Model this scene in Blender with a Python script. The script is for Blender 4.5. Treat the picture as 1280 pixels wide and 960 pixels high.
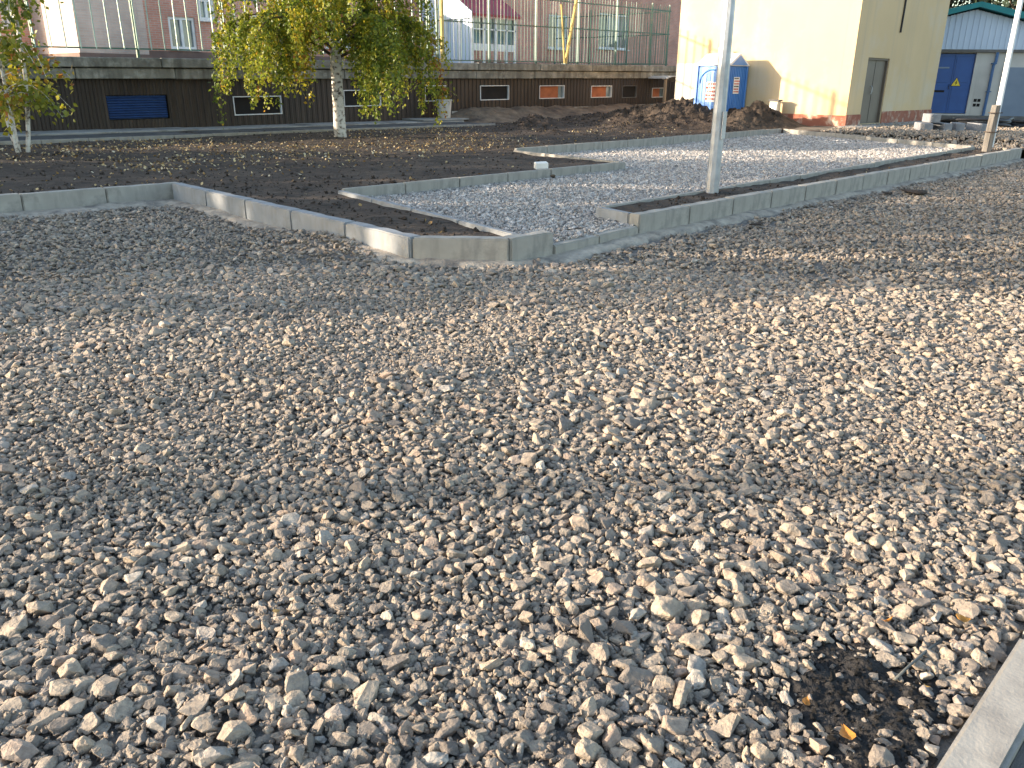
import bpy, bmesh, math, random
import numpy as np
from mathutils import Vector, Matrix, Quaternion, noise as mnoise

for o in list(bpy.data.objects):
    bpy.data.objects.remove(o, do_unlink=True)
scn = bpy.context.scene
COL = scn.collection
R = math.radians
random.seed(7)
rng = np.random.default_rng(11)

# ------------------------------------------------------------------ camera
F_PX, PITCH, ROLL, YAW, CAM_H = 1020.0, R(20.3), R(0.6), R(44.6), 1.6
cam_d = bpy.data.cameras.new('camera')
cam = bpy.data.objects.new('camera', cam_d)
COL.objects.link(cam)
fw = Vector((math.cos(YAW) * math.cos(PITCH), math.sin(YAW) * math.cos(PITCH), -math.sin(PITCH)))
rt = Vector((math.sin(YAW), -math.cos(YAW), 0))
up = rt.cross(fw)
r2 = rt * math.cos(ROLL) + up * math.sin(ROLL)
u2 = up * math.cos(ROLL) - rt * math.sin(ROLL)
mw = Matrix((r2, u2, -fw)).transposed().to_4x4()
mw.translation = (0, 0, CAM_H)
cam.matrix_world = mw
cam_d.sensor_fit = 'HORIZONTAL'
cam_d.sensor_width = 36.0
cam_d.lens = 36.0 * F_PX / 1280.0
cam_d.clip_start = 0.05
cam_d.clip_end = 1000
scn.camera = cam
scn.render.resolution_x, scn.render.resolution_y = 1024, 768

# ------------------------------------------------------------------ sky, sun, exposure
SUN_ELEV = R(12.5)
SUN_DIR = Vector((-0.745, 0.667, 0)).normalized()          # towards the sun, on the ground plan
world = bpy.data.worlds.new('World')
scn.world = world
world.use_nodes = True
wn = world.node_tree.nodes
bg = wn.get('Background') or wn.new('ShaderNodeBackground')
sky = wn.new('ShaderNodeTexSky')
sky.sky_type = 'NISHITA'
sky.sun_disc = False
sky.sun_elevation = SUN_ELEV
sky.sun_rotation = math.atan2(SUN_DIR.x, SUN_DIR.y)
sky.air_density = 1.0
sky.dust_density = 1.3
sky.ozone_density = 0.8
world.node_tree.links.new(sky.outputs[0], bg.inputs[0])
bg.inputs[1].default_value = 0.15
sun_d = bpy.data.lights.new('sun', 'SUN')
sun_d.energy = 3.9
sun_d.angle = R(0.5)
sun_d.color = (1.0, 0.84, 0.66)
sun = bpy.data.objects.new('sun', sun_d)
COL.objects.link(sun)
ld = -(SUN_DIR * math.cos(SUN_ELEV) + Vector((0, 0, math.sin(SUN_ELEV))))
sun.rotation_euler = ld.to_track_quat('-Z', 'Y').to_euler()
sun.location = (-20, 20, 20)
scn.view_settings.view_transform = 'Standard'
scn.view_settings.look = 'None'
scn.view_settings.gamma = 1.0
scn.view_settings.exposure = 1.88
scn.view_settings.use_curve_mapping = False

# ------------------------------------------------------------------ helpers
def link(o, parent=None):
    COL.objects.link(o)
    if parent is not None:
        o.parent = parent
    return o

def tag(o, label=None, cat=None, group=None, kind=None):
    if label: o['label'] = label
    if cat: o['category'] = cat
    if group: o['group'] = group
    if kind: o['kind'] = kind
    return o

def empty(name, loc=(0, 0, 0), rz=0.0, label=None, cat=None, group=None):
    o = bpy.data.objects.new(name, None)
    o.empty_display_size = 0.2
    link(o)
    o.location = loc
    o.rotation_euler = (0, 0, rz)
    return tag(o, label, cat, group)

class MB:
    """collects shapes for ONE mesh object"""
    def __init__(s):
        s.v, s.f = [], []
    def add(s, vs, fs):
        n = len(s.v)
        s.v += [tuple(p) for p in vs]
        s.f += [tuple(i + n for i in f) for f in fs]
        return s
    def box(s, x0, x1, y0, y1, z0, z1):
        return s.add([(x0, y0, z0), (x1, y0, z0), (x1, y1, z0), (x0, y1, z0), (x0, y0, z1), (x1, y0, z1), (x1, y1, z1), (x0, y1, z1)],
                     [(0, 3, 2, 1), (4, 5, 6, 7), (0, 1, 5, 4), (1, 2, 6, 5), (2, 3, 7, 6), (3, 0, 4, 7)])
    def quad(s, a, b, c, d):
        return s.add([a, b, c, d], [(0, 1, 2, 3)])
    def tube(s, pts, rad, n=8, cap=True):
        pts = [Vector(p) for p in pts]
        if not isinstance(rad, (list, tuple)): rad = [rad] * len(pts)
        base = len(s.v)
        ref = None
        for i, p in enumerate(pts):
            t = (pts[min(i + 1, len(pts) - 1)] - pts[max(i - 1, 0)]).normalized()
            if ref is None:
                ref = t.orthogonal().normalized()
            else:
                ref = (ref - t * ref.dot(t))
                ref = ref.normalized() if ref.length > 1e-6 else t.orthogonal().normalized()
            b = t.cross(ref)
            for k in range(n):
                a = 2 * math.pi * k / n
                s.v.append(tuple(p + (ref * math.cos(a) + b * math.sin(a)) * rad[i]))
        for i in range(len(pts) - 1):
            for k in range(n):
                a = base + i * n + k; b2 = base + i * n + (k + 1) % n
                s.f.append((a, b2, b2 + n, a + n))
        if cap:
            s.f.append(tuple(base + k for k in reversed(range(n))))
            e = base + (len(pts) - 1) * n
            s.f.append(tuple(e + k for k in range(n)))
        return s
    def prism(s, poly, x0, x1, axis=0):
        """extrude a 2D polygon; axis 0: poly in (y,z) along x; axis 1: poly in (x,z) along y; axis 2: (x,y) along z"""
        n = len(poly)
        mk = {0: lambda a, b, e: (e, a, b), 1: lambda a, b, e: (a, e, b), 2: lambda a, b, e: (a, b, e)}[axis]
        vs = [mk(a, b, x0) for a, b in poly] + [mk(a, b, x1) for a, b in poly]
        fs = [tuple(reversed(range(n))), tuple(range(n, 2 * n))] + [(i, (i + 1) % n, (i + 1) % n + n, i + n) for i in range(n)]
        return s.add(vs, fs)
    def mesh(s, name, m, smooth=False, bevel=0.0, seg=1):
        me = bpy.data.meshes.new(name)
        me.from_pydata(s.v, [], s.f)
        bm = bmesh.new(); bm.from_mesh(me)
        bmesh.ops.recalc_face_normals(bm, faces=bm.faces)
        if bevel > 0:
            bmesh.ops.bevel(bm, geom=list(bm.edges), offset=bevel, segments=seg, affect='EDGES', clamp_overlap=True)
        bm.to_mesh(me); bm.free()
        if smooth:
            me.polygons.foreach_set('use_smooth', [True] * len(me.polygons))
        if m: me.materials.append(m)
        return me
    def build(s, name, m, parent=None, smooth=False, bevel=0.0, seg=1):
        return link(bpy.data.objects.new(name, s.mesh(name, m, smooth, bevel, seg)), parent)

def box(name, m, parent, x0, x1, y0, y1, z0, z1, bevel=0.0):
    return MB().box(x0, x1, y0, y1, z0, z1).build(name, m, parent, bevel=bevel)

# ------------------------------------------------------------------ materials
def new_mat(name):
    m = bpy.data.materials.new(name); m.use_nodes = True
    nt = m.node_tree; b = nt.nodes['Principled BSDF']
    return m, nt, nt.nodes, nt.links, b

def ramp(nd, stops):
    r = nd.new('ShaderNodeValToRGB')
    e = r.color_ramp.elements
    while len(e) < len(stops): e.new(0.5)
    for i, (p, c) in enumerate(stops):
        e[i].position = p; e[i].color = (*c, 1) if len(c) == 3 else c
    return r

def mat(name, col, col2=None, rough=0.75, scale=6.0, detail=6.0, bump=0.15, bscale=None, dist=0.02, metal=0.0, stain=None, stscale=1.2, spec=0.3, stretch=None):
    """base colour mottled by noise, larger stains, fine bump"""
    m, nt, nd, lk, b = new_mat(name)
    col2 = col2 or tuple(c * 0.72 for c in col)
    tc = nd.new('ShaderNodeTexCoord')
    src = tc.outputs['Object']
    if stretch:
        mp = nd.new('ShaderNodeMapping'); mp.inputs['Scale'].default_value = stretch
        lk.new(src, mp.inputs[0]); src = mp.outputs[0]
    n1 = nd.new('ShaderNodeTexNoise'); n1.inputs['Scale'].default_value = scale; n1.inputs['Detail'].default_value = detail
    lk.new(src, n1.inputs['Vector'])
    r1 = ramp(nd, [(0.32, col2), (0.68, col)])
    lk.new(n1.outputs['Fac'], r1.inputs[0])
    out = r1.outputs[0]
    if stain:
        n2 = nd.new('ShaderNodeTexNoise'); n2.inputs['Scale'].default_value = stscale; n2.inputs['Detail'].default_value = 8
        n2.inputs['Roughness'].default_value = 0.65
        lk.new(src, n2.inputs['Vector'])
        r2_ = ramp(nd, [(0.5, (0, 0, 0)), (0.68, (1, 1, 1))])
        lk.new(n2.outputs['Fac'], r2_.inputs[0])
        mx = nd.new('ShaderNodeMix'); mx.data_type = 'RGBA'
        lk.new(r2_.outputs[0], mx.inputs[0]); lk.new(out, mx.inputs[6]); mx.inputs[7].default_value = (*stain, 1)
        out = mx.outputs[2]
    lk.new(out, b.inputs['Base Color'])
    b.inputs['Roughness'].default_value = rough
    b.inputs['Metallic'].default_value = metal
    b.inputs['Specular IOR Level'].default_value = spec
    if bump > 0:
        n3 = nd.new('ShaderNodeTexNoise'); n3.inputs['Scale'].default_value = bscale or scale * 4; n3.inputs['Detail'].default_value = 8
        lk.new(src, n3.inputs['Vector'])
        bp = nd.new('ShaderNodeBump'); bp.inputs['Strength'].default_value = bump; bp.inputs['Distance'].default_value = dist
        lk.new(n3.outputs['Fac'], bp.inputs['Height']); lk.new(bp.outputs[0], b.inputs['Normal'])
    return m

def brick_mat(name, c1, c2, mortar, scale=1.0):
    m, nt, nd, lk, b = new_mat(name)
    tc = nd.new('ShaderNodeTexCoord')
    sp = nd.new('ShaderNodeSeparateXYZ'); lk.new(tc.outputs['Object'], sp.inputs[0])
    ad = nd.new('ShaderNodeMath'); ad.operation = 'ADD'; lk.new(sp.outputs[0], ad.inputs[0]); lk.new(sp.outputs[1], ad.inputs[1])
    cb = nd.new('ShaderNodeCombineXYZ'); lk.new(ad.outputs[0], cb.inputs[0]); lk.new(sp.outputs[2], cb.inputs[1])
    br = nd.new('ShaderNodeTexBrick'); lk.new(cb.outputs[0], br.inputs['Vector'])
    br.inputs['Color1'].default_value = (*c1, 1); br.inputs['Color2'].default_value = (*c2, 1); br.inputs['Mortar'].default_value = (*mortar, 1)
    br.inputs['Scale'].default_value = scale; br.inputs['Brick Width'].default_value = 0.26; br.inputs['Row Height'].default_value = 0.077
    br.inputs['Mortar Size'].default_value = 0.01
    n2 = nd.new('ShaderNodeTexNoise'); n2.inputs['Scale'].default_value = 0.9; n2.inputs['Detail'].default_value = 7
    lk.new(tc.outputs['Object'], n2.inputs['Vector'])
    r = ramp(nd, [(0.3, (0.72, 0.72, 0.72)), (0.7, (1.1, 1.1, 1.1))]); lk.new(n2.outputs['Fac'], r.inputs[0])
    mx = nd.new('ShaderNodeMix'); mx.data_type = 'RGBA'; mx.blend_type = 'MULTIPLY'; mx.inputs[0].default_value = 1
    lk.new(br.outputs['Color'], mx.inputs[6]); lk.new(r.outputs[0], mx.inputs[7]); lk.new(mx.outputs[2], b.inputs['Base Color'])
    bp = nd.new('ShaderNodeBump'); bp.inputs['Strength'].default_value = 0.6; bp.inputs['Distance'].default_value = 0.01; bp.invert = True
    lk.new(br.outputs['Fac'], bp.inputs['Height']); lk.new(bp.outputs[0], b.inputs['Normal'])
    b.inputs['Roughness'].default_value = 0.9
    return m

def stone_mat(name, tones, speck=0.35, dusty=True):
    """crushed rock: each stone its own tone, mineral mottling, dust and fine relief"""
    m, nt, nd, lk, b = new_mat(name)
    oi = nd.new('ShaderNodeObjectInfo')
    tc = nd.new('ShaderNodeTexCoord')
    r0 = ramp(nd, tones); r0.color_ramp.interpolation = 'LINEAR'
    lk.new(oi.outputs['Random'], r0.inputs[0])
    off = nd.new('ShaderNodeVectorMath'); off.operation = 'ADD'
    sc = nd.new('ShaderNodeMath'); sc.operation = 'MULTIPLY'; sc.inputs[1].default_value = 37.0
    lk.new(oi.outputs['Random'], sc.inputs[0]); lk.new(tc.outputs['Object'], off.inputs[0]); lk.new(sc.outputs[0], off.inputs[1])
    n1 = nd.new('ShaderNodeTexNoise'); n1.inputs['Scale'].default_value = 1.6; n1.inputs['Detail'].default_value = 9; n1.inputs['Roughness'].default_value = 0.68
    lk.new(off.outputs[0], n1.inputs['Vector'])
    r1 = ramp(nd, [(0.30, (0.50, 0.48, 0.46)), (0.5, (1, 0.98, 0.95)), (0.70, (1.45, 1.38, 1.24))])
    lk.new(n1.outputs['Fac'], r1.inputs[0])
    mx = nd.new('ShaderNodeMix'); mx.data_type = 'RGBA'; mx.blend_type = 'MULTIPLY'; mx.inputs[0].default_value = 0.95
    lk.new(r0.outputs[0], mx.inputs[6]); lk.new(r1.outputs[0], mx.inputs[7])
    n2 = nd.new('ShaderNodeTexNoise'); n2.inputs['Scale'].default_value = 11; n2.inputs['Detail'].default_value = 4; n2.inputs['Roughness'].default_value = 0.8
    lk.new(off.outputs[0], n2.inputs['Vector'])
    r2_ = ramp(nd, [(0.28, (0.5, 0.5, 0.5)), (0.5, (1, 1, 1)), (0.75, (1.25, 1.25, 1.22))])
    lk.new(n2.outputs['Fac'], r2_.inputs[0])
    mx2 = nd.new('ShaderNodeMix'); mx2.data_type = 'RGBA'; mx2.blend_type = 'MULTIPLY'; mx2.inputs[0].default_value = speck
    lk.new(mx.outputs[2], mx2.inputs[6]); lk.new(r2_.outputs[0], mx2.inputs[7])
    ge = nd.new('ShaderNodeNewGeometry'); nz = nd.new('ShaderNodeTexNoise'); nz.inputs['Scale'].default_value = 1.1; nz.inputs['Detail'].default_value = 6; nz.inputs['Roughness'].default_value = 0.6
    lk.new(ge.outputs['Position'], nz.inputs['Vector'])
    rd = ramp(nd, [(0.42, (0, 0, 0)), (0.70, (0.55, 0.55, 0.55))]); lk.new(nz.outputs['Fac'], rd.inputs[0])
    mx3 = nd.new('ShaderNodeMix'); mx3.data_type = 'RGBA'; lk.new(rd.outputs[0], mx3.inputs[0]); lk.new(mx2.outputs[2], mx3.inputs[6]); mx3.inputs[7].default_value = (0.28, 0.234, 0.187, 1)
    lk.new((mx3 if dusty else mx2).outputs[2], b.inputs['Base Color'])
    n3 = nd.new('ShaderNodeTexNoise'); n3.inputs['Scale'].default_value = 3.2; n3.inputs['Detail'].default_value = 9; n3.inputs['Roughness'].default_value = 0.65
    lk.new(off.outputs[0], n3.inputs['Vector'])
    bp = nd.new('ShaderNodeBump'); bp.inputs['Strength'].default_value = 0.75; bp.inputs['Distance'].default_value = 0.012
    lk.new(n3.outputs['Fac'], bp.inputs['Height']); lk.new(bp.outputs[0], b.inputs['Normal'])
    b.inputs['Roughness'].default_value = 0.82
    b.inputs['Specular IOR Level'].default_value = 0.35
    return m

def leaf_mat(name, tones, rnd='attr', trans=0.45):
    m, nt, nd, lk, b = new_mat(name)
    r0 = ramp(nd, tones)
    if rnd == 'attr':
        at = nd.new('ShaderNodeAttribute'); at.attribute_name = 'tint'; lk.new(at.outputs['Fac'], r0.inputs[0])
    else:
        oi = nd.new('ShaderNodeObjectInfo'); lk.new(oi.outputs['Random'], r0.inputs[0])
    lk.new(r0.outputs[0], b.inputs['Base Color'])
    b.inputs['Roughness'].default_value = 0.45
    b.inputs['Specular IOR Level'].default_value = 0.4
    tr = nd.new('ShaderNodeBsdfTranslucent'); lk.new(r0.outputs[0], tr.inputs['Color'])
    ms = nd.new('ShaderNodeMixShader'); ms.inputs[0].default_value = trans
    lk.new(b.outputs[0], ms.inputs[1]); lk.new(tr.outputs[0], ms.inputs[2])
    lk.new(ms.outputs[0], nd['Material Output'].inputs['Surface'])
    return m

M = {}
ROCK = [(0.0, (0.135, 0.117, 0.104)), (0.18, (0.205, 0.175, 0.148)), (0.5, (0.285, 0.240, 0.193)), (0.74, (0.350, 0.288, 0.222)), (0.86, (0.305, 0.226, 0.174)), (0.93, (0.27, 0.248, 0.228)), (1.0, (0.44, 0.392, 0.330))]
M['stone'] = stone_mat('crushed_stone', ROCK)
M['stone_path'] = stone_mat('crushed_stone_fine', [(0, (0.21, 0.195, 0.188)), (0.4, (0.355, 0.33, 0.312)), (0.75, (0.45, 0.412, 0.38)), (1.0, (0.58, 0.55, 0.52))], 0.25, False)
M['grit'] = mat('gravel_fines', (0.22, 0.20, 0.175), (0.11, 0.10, 0.088), 0.95, 26, 8, 1.0, 60, 0.02)
M['soil'] = mat('dark_soil', (0.070, 0.049, 0.034), (0.029, 0.0215, 0.016), 0.97, 4.0, 10, 1.0, 14, 0.05, stain=(0.085, 0.062, 0.044), stscale=0.5)
M['soil_clod'] = mat('soil_clod', (0.058, 0.043, 0.032), (0.024, 0.019, 0.015), 0.97, 3, 6, 0.8, 5, 0.02)
M['black_soil'] = mat('black_soil', (0.038, 0.034, 0.031), (0.015, 0.0135, 0.0125), 0.98, 30, 8, 1.0, 55, 0.02)
M['clay'] = mat('clay_soil', (0.24, 0.175, 0.115), (0.13, 0.092, 0.062), 0.97, 3.0, 9, 1.0, 9, 0.05, stain=(0.06, 0.045, 0.035), stscale=1.1)
M['sand'] = mat('cement_haunch', (0.44, 0.37, 0.29), (0.29, 0.245, 0.195), 0.96, 9, 9, 0.9, 40, 0.015, stain=(0.13, 0.115, 0.10), stscale=3)
M['kerb'] = mat('kerb_concrete', (0.38, 0.350, 0.300), (0.285, 0.262, 0.225), 0.85, 3.0, 9, 0.3, 90, 0.005, stain=(0.19, 0.175, 0.155), stscale=2.6)
M['kerb_new'] = mat('kerb_concrete_pale', (0.29, 0.30, 0.305), (0.215, 0.222, 0.225), 0.85, 3.0, 9, 0.3, 90, 0.005, stain=(0.18, 0.172, 0.16), stscale=2.4)
M['ledge'] = mat('weathered_concrete', (0.31, 0.285, 0.23), (0.15, 0.138, 0.11), 0.93, 2.2, 10, 0.5, 22, 0.02, stain=(0.40, 0.375, 0.31), stscale=3.5)
M['paving'] = mat('pale_concrete', (0.36, 0.345, 0.31), (0.24, 0.23, 0.21), 0.92, 2.0, 9, 0.3, 30, 0.01, stain=(0.13, 0.115, 0.10), stscale=1.3)
M['asphalt'] = mat('asphalt', (0.085, 0.082, 0.078), (0.05, 0.048, 0.046), 0.95, 5, 9, 0.7, 180, 0.006, stain=(0.14, 0.13, 0.12), stscale=0.8)
M['cladding'] = mat('brown_sheet', (0.036, 0.022, 0.016), (0.022, 0.014, 0.011), 0.5, 1.2, 8, 0.1, 20, 0.004, stain=(0.05, 0.036, 0.027), stscale=0.9, spec=0.4, stretch=(1, 1, 0.35))
M['dark'] = mat('dark_void', (0.022, 0.019, 0.017), None, 0.9, 3, 4, 0.1)
M['blue_shutter'] = mat('blue_shutter', (0.030, 0.072, 0.20), (0.022, 0.052, 0.15), 0.5, 3, 6, 0.1, spec=0.45)
M['orange_pane'] = mat('rust_board', (0.42, 0.135, 0.05), (0.25, 0.08, 0.035), 0.7, 2.5, 6, 0.15)
M['white_frame'] = mat('white_frame', (0.80, 0.79, 0.77), (0.66, 0.65, 0.63), 0.5, 4, 6, 0.05)
M['grey_board'] = mat('grey_board', (0.17, 0.16, 0.15), (0.10, 0.095, 0.09), 0.85, 3, 6, 0.2)
M['green'] = mat('green_fence_paint', (0.062, 0.150, 0.112), (0.042, 0.105, 0.08), 0.45, 5, 6, 0.1, spec=0.5, stain=(0.17, 0.15, 0.11), stscale=4)
M['pale_green'] = mat('pale_green_paint', (0.42, 0.55, 0.46), (0.28, 0.40, 0.33), 0.45, 5, 6, 0.1, spec=0.5)
M['yellow'] = mat('yellow_post', (0.62, 0.47, 0.17), (0.46, 0.34, 0.12), 0.6, 4, 6, 0.15)
M['brick'] = brick_mat('red_brick', (0.70, 0.325, 0.235), (0.60, 0.265, 0.19), (0.58, 0.44, 0.37))
M['pink'] = brick_mat('pink_brick', (0.56, 0.43, 0.37), (0.50, 0.37, 0.32), (0.50, 0.44, 0.40))
M['band'] = mat('grey_plinth', (0.20, 0.135, 0.115), (0.13, 0.09, 0.08), 0.9, 2, 8, 0.3)
M['redroof'] = mat('red_roof_sheet', (0.33, 0.035, 0.045), (0.25, 0.028, 0.035), 0.45, 2, 6, 0.1)
M['roof'] = mat('roof_felt', (0.08, 0.075, 0.07), None, 0.9, 2, 6, 0.2)
M['cream'] = mat('cream_plaster', (0.60, 0.44, 0.25), (0.55, 0.40, 0.225), 0.9, 0.7, 9, 0.25, 40, 0.006, stain=(0.56, 0.45, 0.31), stscale=0.5)
M['patch'] = mat('pale_render_patch', (0.58, 0.53, 0.43), (0.50, 0.455, 0.37), 0.9, 1.5, 8, 0.25, 40, 0.006)
M['plinth'] = mat('flaking_red_plinth', (0.33, 0.125, 0.075), (0.24, 0.085, 0.055), 0.9, 3, 9, 0.4, 25, 0.01, stain=(0.52, 0.40, 0.30), stscale=3.2)
M['door'] = mat('grey_metal_door', (0.135, 0.108, 0.082), (0.105, 0.084, 0.064), 0.55, 1.5, 6, 0.08, spec=0.4)
M['toilet'] = mat('blue_plastic', (0.075, 0.23, 0.56), (0.06, 0.195, 0.49), 0.42, 2, 6, 0.05, spec=0.5)
M['toilet_roof'] = mat('white_plastic', (0.75, 0.76, 0.77), (0.62, 0.63, 0.65), 0.4, 2, 6, 0.05, spec=0.5)
M['paper'] = mat('white_notice', (0.80, 0.79, 0.76), (0.72, 0.71, 0.69), 0.7, 5, 4, 0.0)
M['red_print'] = mat('red_print', (0.55, 0.10, 0.07), None, 0.7, 5, 4, 0.0)
M['black_print'] = mat('black_print', (0.02, 0.02, 0.02), None, 0.7, 5, 4, 0.0)
M['sign_yellow'] = mat('sign_yellow', (0.80, 0.60, 0.06), (0.70, 0.52, 0.05), 0.6, 5, 4, 0.0)
M['sheet'] = mat('pale_blue_sheet', (0.50, 0.58, 0.69), (0.44, 0.52, 0.63), 0.45, 1.2, 6, 0.05, spec=0.4)
M['teal'] = mat('teal_roof', (0.015, 0.21, 0.22), (0.012, 0.16, 0.17), 0.45, 2, 6, 0.05)
M['blue_door'] = mat('blue_steel_door', (0.022, 0.085, 0.28), (0.018, 0.068, 0.23), 0.45, 2, 6, 0.08, spec=0.45)
M['offwhite'] = mat('offwhite_wall', (0.52, 0.50, 0.46), (0.42, 0.40, 0.37), 0.88, 1.3, 8, 0.2)
M['slate'] = mat('slate_blue_panel', (0.20, 0.245, 0.31), (0.16, 0.20, 0.26), 0.7, 1.4, 7, 0.1)
M['blue_pipe'] = mat('blue_pipe', (0.06, 0.14, 0.30), None, 0.5, 3, 6, 0.1)
M['steel'] = mat('galvanised_steel', (0.44, 0.46, 0.48), (0.31, 0.325, 0.345), 0.45, 7, 6, 0.08, metal=0.5, spec=0.5, stain=(0.30, 0.30, 0.30), stscale=2.5)
M['white_pole'] = mat('painted_pole', (0.70, 0.71, 0.71), (0.58, 0.59, 0.60), 0.45, 5, 6, 0.06)
M['stub'] = mat('old_timber_stub', (0.205, 0.185, 0.16), (0.10, 0.09, 0.078), 0.92, 5, 8, 0.6, 30, 0.015, stretch=(1, 1, 0.15))
M['rubber'] = mat('black_hose', (0.022, 0.022, 0.024), None, 0.5, 8, 4, 0.1)
M['grey_block'] = mat('grey_block', (0.25, 0.255, 0.265), (0.17, 0.172, 0.18), 0.9, 4, 8, 0.4, 40, 0.01)
M['white_block'] = mat('white_block', (0.76, 0.75, 0.70), (0.64, 0.62, 0.57), 0.85, 6, 8, 0.3, 30, 0.006)
M['bucket'] = mat('grey_bucket', (0.58, 0.55, 0.49), (0.46, 0.43, 0.38), 0.55, 4, 7, 0.1)
M['tin'] = mat('tin_sheet', (0.60, 0.61, 0.62), (0.45, 0.46, 0.47), 0.45, 3, 6, 0.1, metal=0.4)
M['wood'] = mat('bare_wood', (0.34, 0.26, 0.18), (0.22, 0.165, 0.11), 0.85, 6, 6, 0.3, stretch=(1, 1, 0.2))
M['twig'] = mat('twig_bark', (0.10, 0.070, 0.050), (0.06, 0.043, 0.032), 0.9, 8, 4, 0.3)
M['plastic_rod'] = mat('grey_green_rod', (0.11, 0.115, 0.105), (0.07, 0.075, 0.07), 0.6, 9, 5, 0.2)

def glass_mat():
    m, nt, nd, lk, b = new_mat('window_glass')
    b.inputs['Base Color'].default_value = (0.07, 0.10, 0.115, 1); b.inputs['Roughness'].default_value = 0.08
    b.inputs['Specular IOR Level'].default_value = 0.8
    tc = nd.new('ShaderNodeTexCoord'); n = nd.new('ShaderNodeTexNoise'); n.inputs['Scale'].default_value = 1.5
    lk.new(tc.outputs['Object'], n.inputs['Vector'])
    r = ramp(nd, [(0.35, (0.07, 0.095, 0.10)), (0.65, (0.20, 0.25, 0.26))]); lk.new(n.outputs['Fac'], r.inputs[0]); lk.new(r.outputs[0], b.inputs['Base Color'])
    return m
M['glass'] = glass_mat()

def birch_bark():
    m, nt, nd, lk, b = new_mat('birch_bark')
    tc = nd.new('ShaderNodeTexCoord')
    mp = nd.new('ShaderNodeMapping'); mp.inputs['Scale'].default_value = (3.2, 3.2, 4.2); lk.new(tc.outputs['Object'], mp.inputs[0])
    n = nd.new('ShaderNodeTexNoise'); n.inputs['Scale'].default_value = 2.6; n.inputs['Detail'].default_value = 7; n.inputs['Roughness'].default_value = 0.62
    lk.new(mp.outputs[0], n.inputs['Vector'])
    r = ramp(nd, [(0.36, (0.045, 0.035, 0.030)), (0.42, (0.30, 0.25, 0.20)), (0.50, (0.62, 0.57, 0.50)), (0.8, (0.74, 0.70, 0.63))])
    lk.new(n.outputs['Fac'], r.inputs[0]); lk.new(r.outputs[0], b.inputs['Base Color'])
    bp = nd.new('ShaderNodeBump'); bp.inputs['Strength'].default_value = 0.5; bp.inputs['Distance'].default_value = 0.02
    lk.new(n.outputs['Fac'], bp.inputs['Height']); lk.new(bp.outputs[0], b.inputs['Normal'])
    b.inputs['Roughness'].default_value = 0.8
    return m
M['birch'] = birch_bark()
BIRCH_LEAF = [(0.0, (0.085, 0.125, 0.016)), (0.35, (0.18, 0.225, 0.024)), (0.62, (0.34, 0.33, 0.030)), (0.82, (0.52, 0.40, 0.03)), (0.93, (0.50, 0.25, 0.03)), (1.0, (0.30, 0.11, 0.03))]
M['birch_leaf'] = leaf_mat('birch_leaf', BIRCH_LEAF)
M['aspen_leaf'] = leaf_mat('autumn_leaf', [(0.0, (0.095, 0.125, 0.018)), (0.35, (0.22, 0.235, 0.026)), (0.65, (0.38, 0.32, 0.035)), (0.8, (0.42, 0.17, 0.035)), (1.0, (0.24, 0.08, 0.03))])
M['dark_leaf'] = leaf_mat('dark_leaf', [(0, (0.018, 0.028, 0.016)), (0.6, (0.035, 0.050, 0.027)), (1, (0.06, 0.075, 0.04))], trans=0.25)
M['litter'] = leaf_mat('leaf_litter', [(0, (0.16, 0.095, 0.04)), (0.45, (0.34, 0.21, 0.075)), (0.8, (0.55, 0.42, 0.20)), (1, (0.66, 0.58, 0.42))], 'obj', 0.15)
M['fallen'] = leaf_mat('fallen_leaf', [(0, (0.42, 0.17, 0.03)), (0.5, (0.50, 0.24, 0.045)), (1, (0.36, 0.23, 0.08))], 'obj', 0.2)

def streaks(m, dark, scale=(3.0, 3.0, 0.12), lo=0.52, hi=0.72, amount=0.6):
    """run-off streaks of dirt down a wall"""
    nt = m.node_tree; nd, lk = nt.nodes, nt.links; b = nd['Principled BSDF']
    src = b.inputs['Base Color'].links[0].from_socket
    tc = nd.new('ShaderNodeTexCoord'); mp = nd.new('ShaderNodeMapping'); mp.inputs['Scale'].default_value = scale; lk.new(tc.outputs['Object'], mp.inputs[0])
    n = nd.new('ShaderNodeTexNoise'); n.inputs['Scale'].default_value = 1.0; n.inputs['Detail'].default_value = 8; n.inputs['Roughness'].default_value = 0.6; lk.new(mp.outputs[0], n.inputs['Vector'])
    r = ramp(nd, [(lo, (0, 0, 0)), (hi, (amount, amount, amount))]); lk.new(n.outputs['Fac'], r.inputs[0])
    mx = nd.new('ShaderNodeMix'); mx.data_type = 'RGBA'; lk.new(r.outputs[0], mx.inputs[0]); lk.new(src, mx.inputs[6]); mx.inputs[7].default_value = (*dark, 1)
    lk.new(mx.outputs[2], b.inputs['Base Color'])
streaks(M['cream'], (0.47, 0.365, 0.24)); streaks(M['ledge'], (0.085, 0.075, 0.06), (4, 4, 0.5), 0.45, 0.7, 0.8); streaks(M['cladding'], (0.075, 0.055, 0.042), (5, 5, 0.3), 0.5, 0.75, 0.6)
streaks(M['offwhite'], (0.30, 0.275, 0.24)); streaks(M['kerb'], (0.20, 0.185, 0.165), (9, 9, 2.0), 0.5, 0.7, 0.6); streaks(M['kerb_new'], (0.19, 0.18, 0.165), (8, 8, 1.5), 0.5, 0.7, 0.6); streaks(M['pink'], (0.40, 0.31, 0.27))

# ------------------------------------------------------------------ stone shapes (shared meshes)
def fbm(p, sc):
    return mnoise.fractal(Vector((p[0] * sc, p[1] * sc, p[2] * sc)), 1.0, 2.0, 3)

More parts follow.
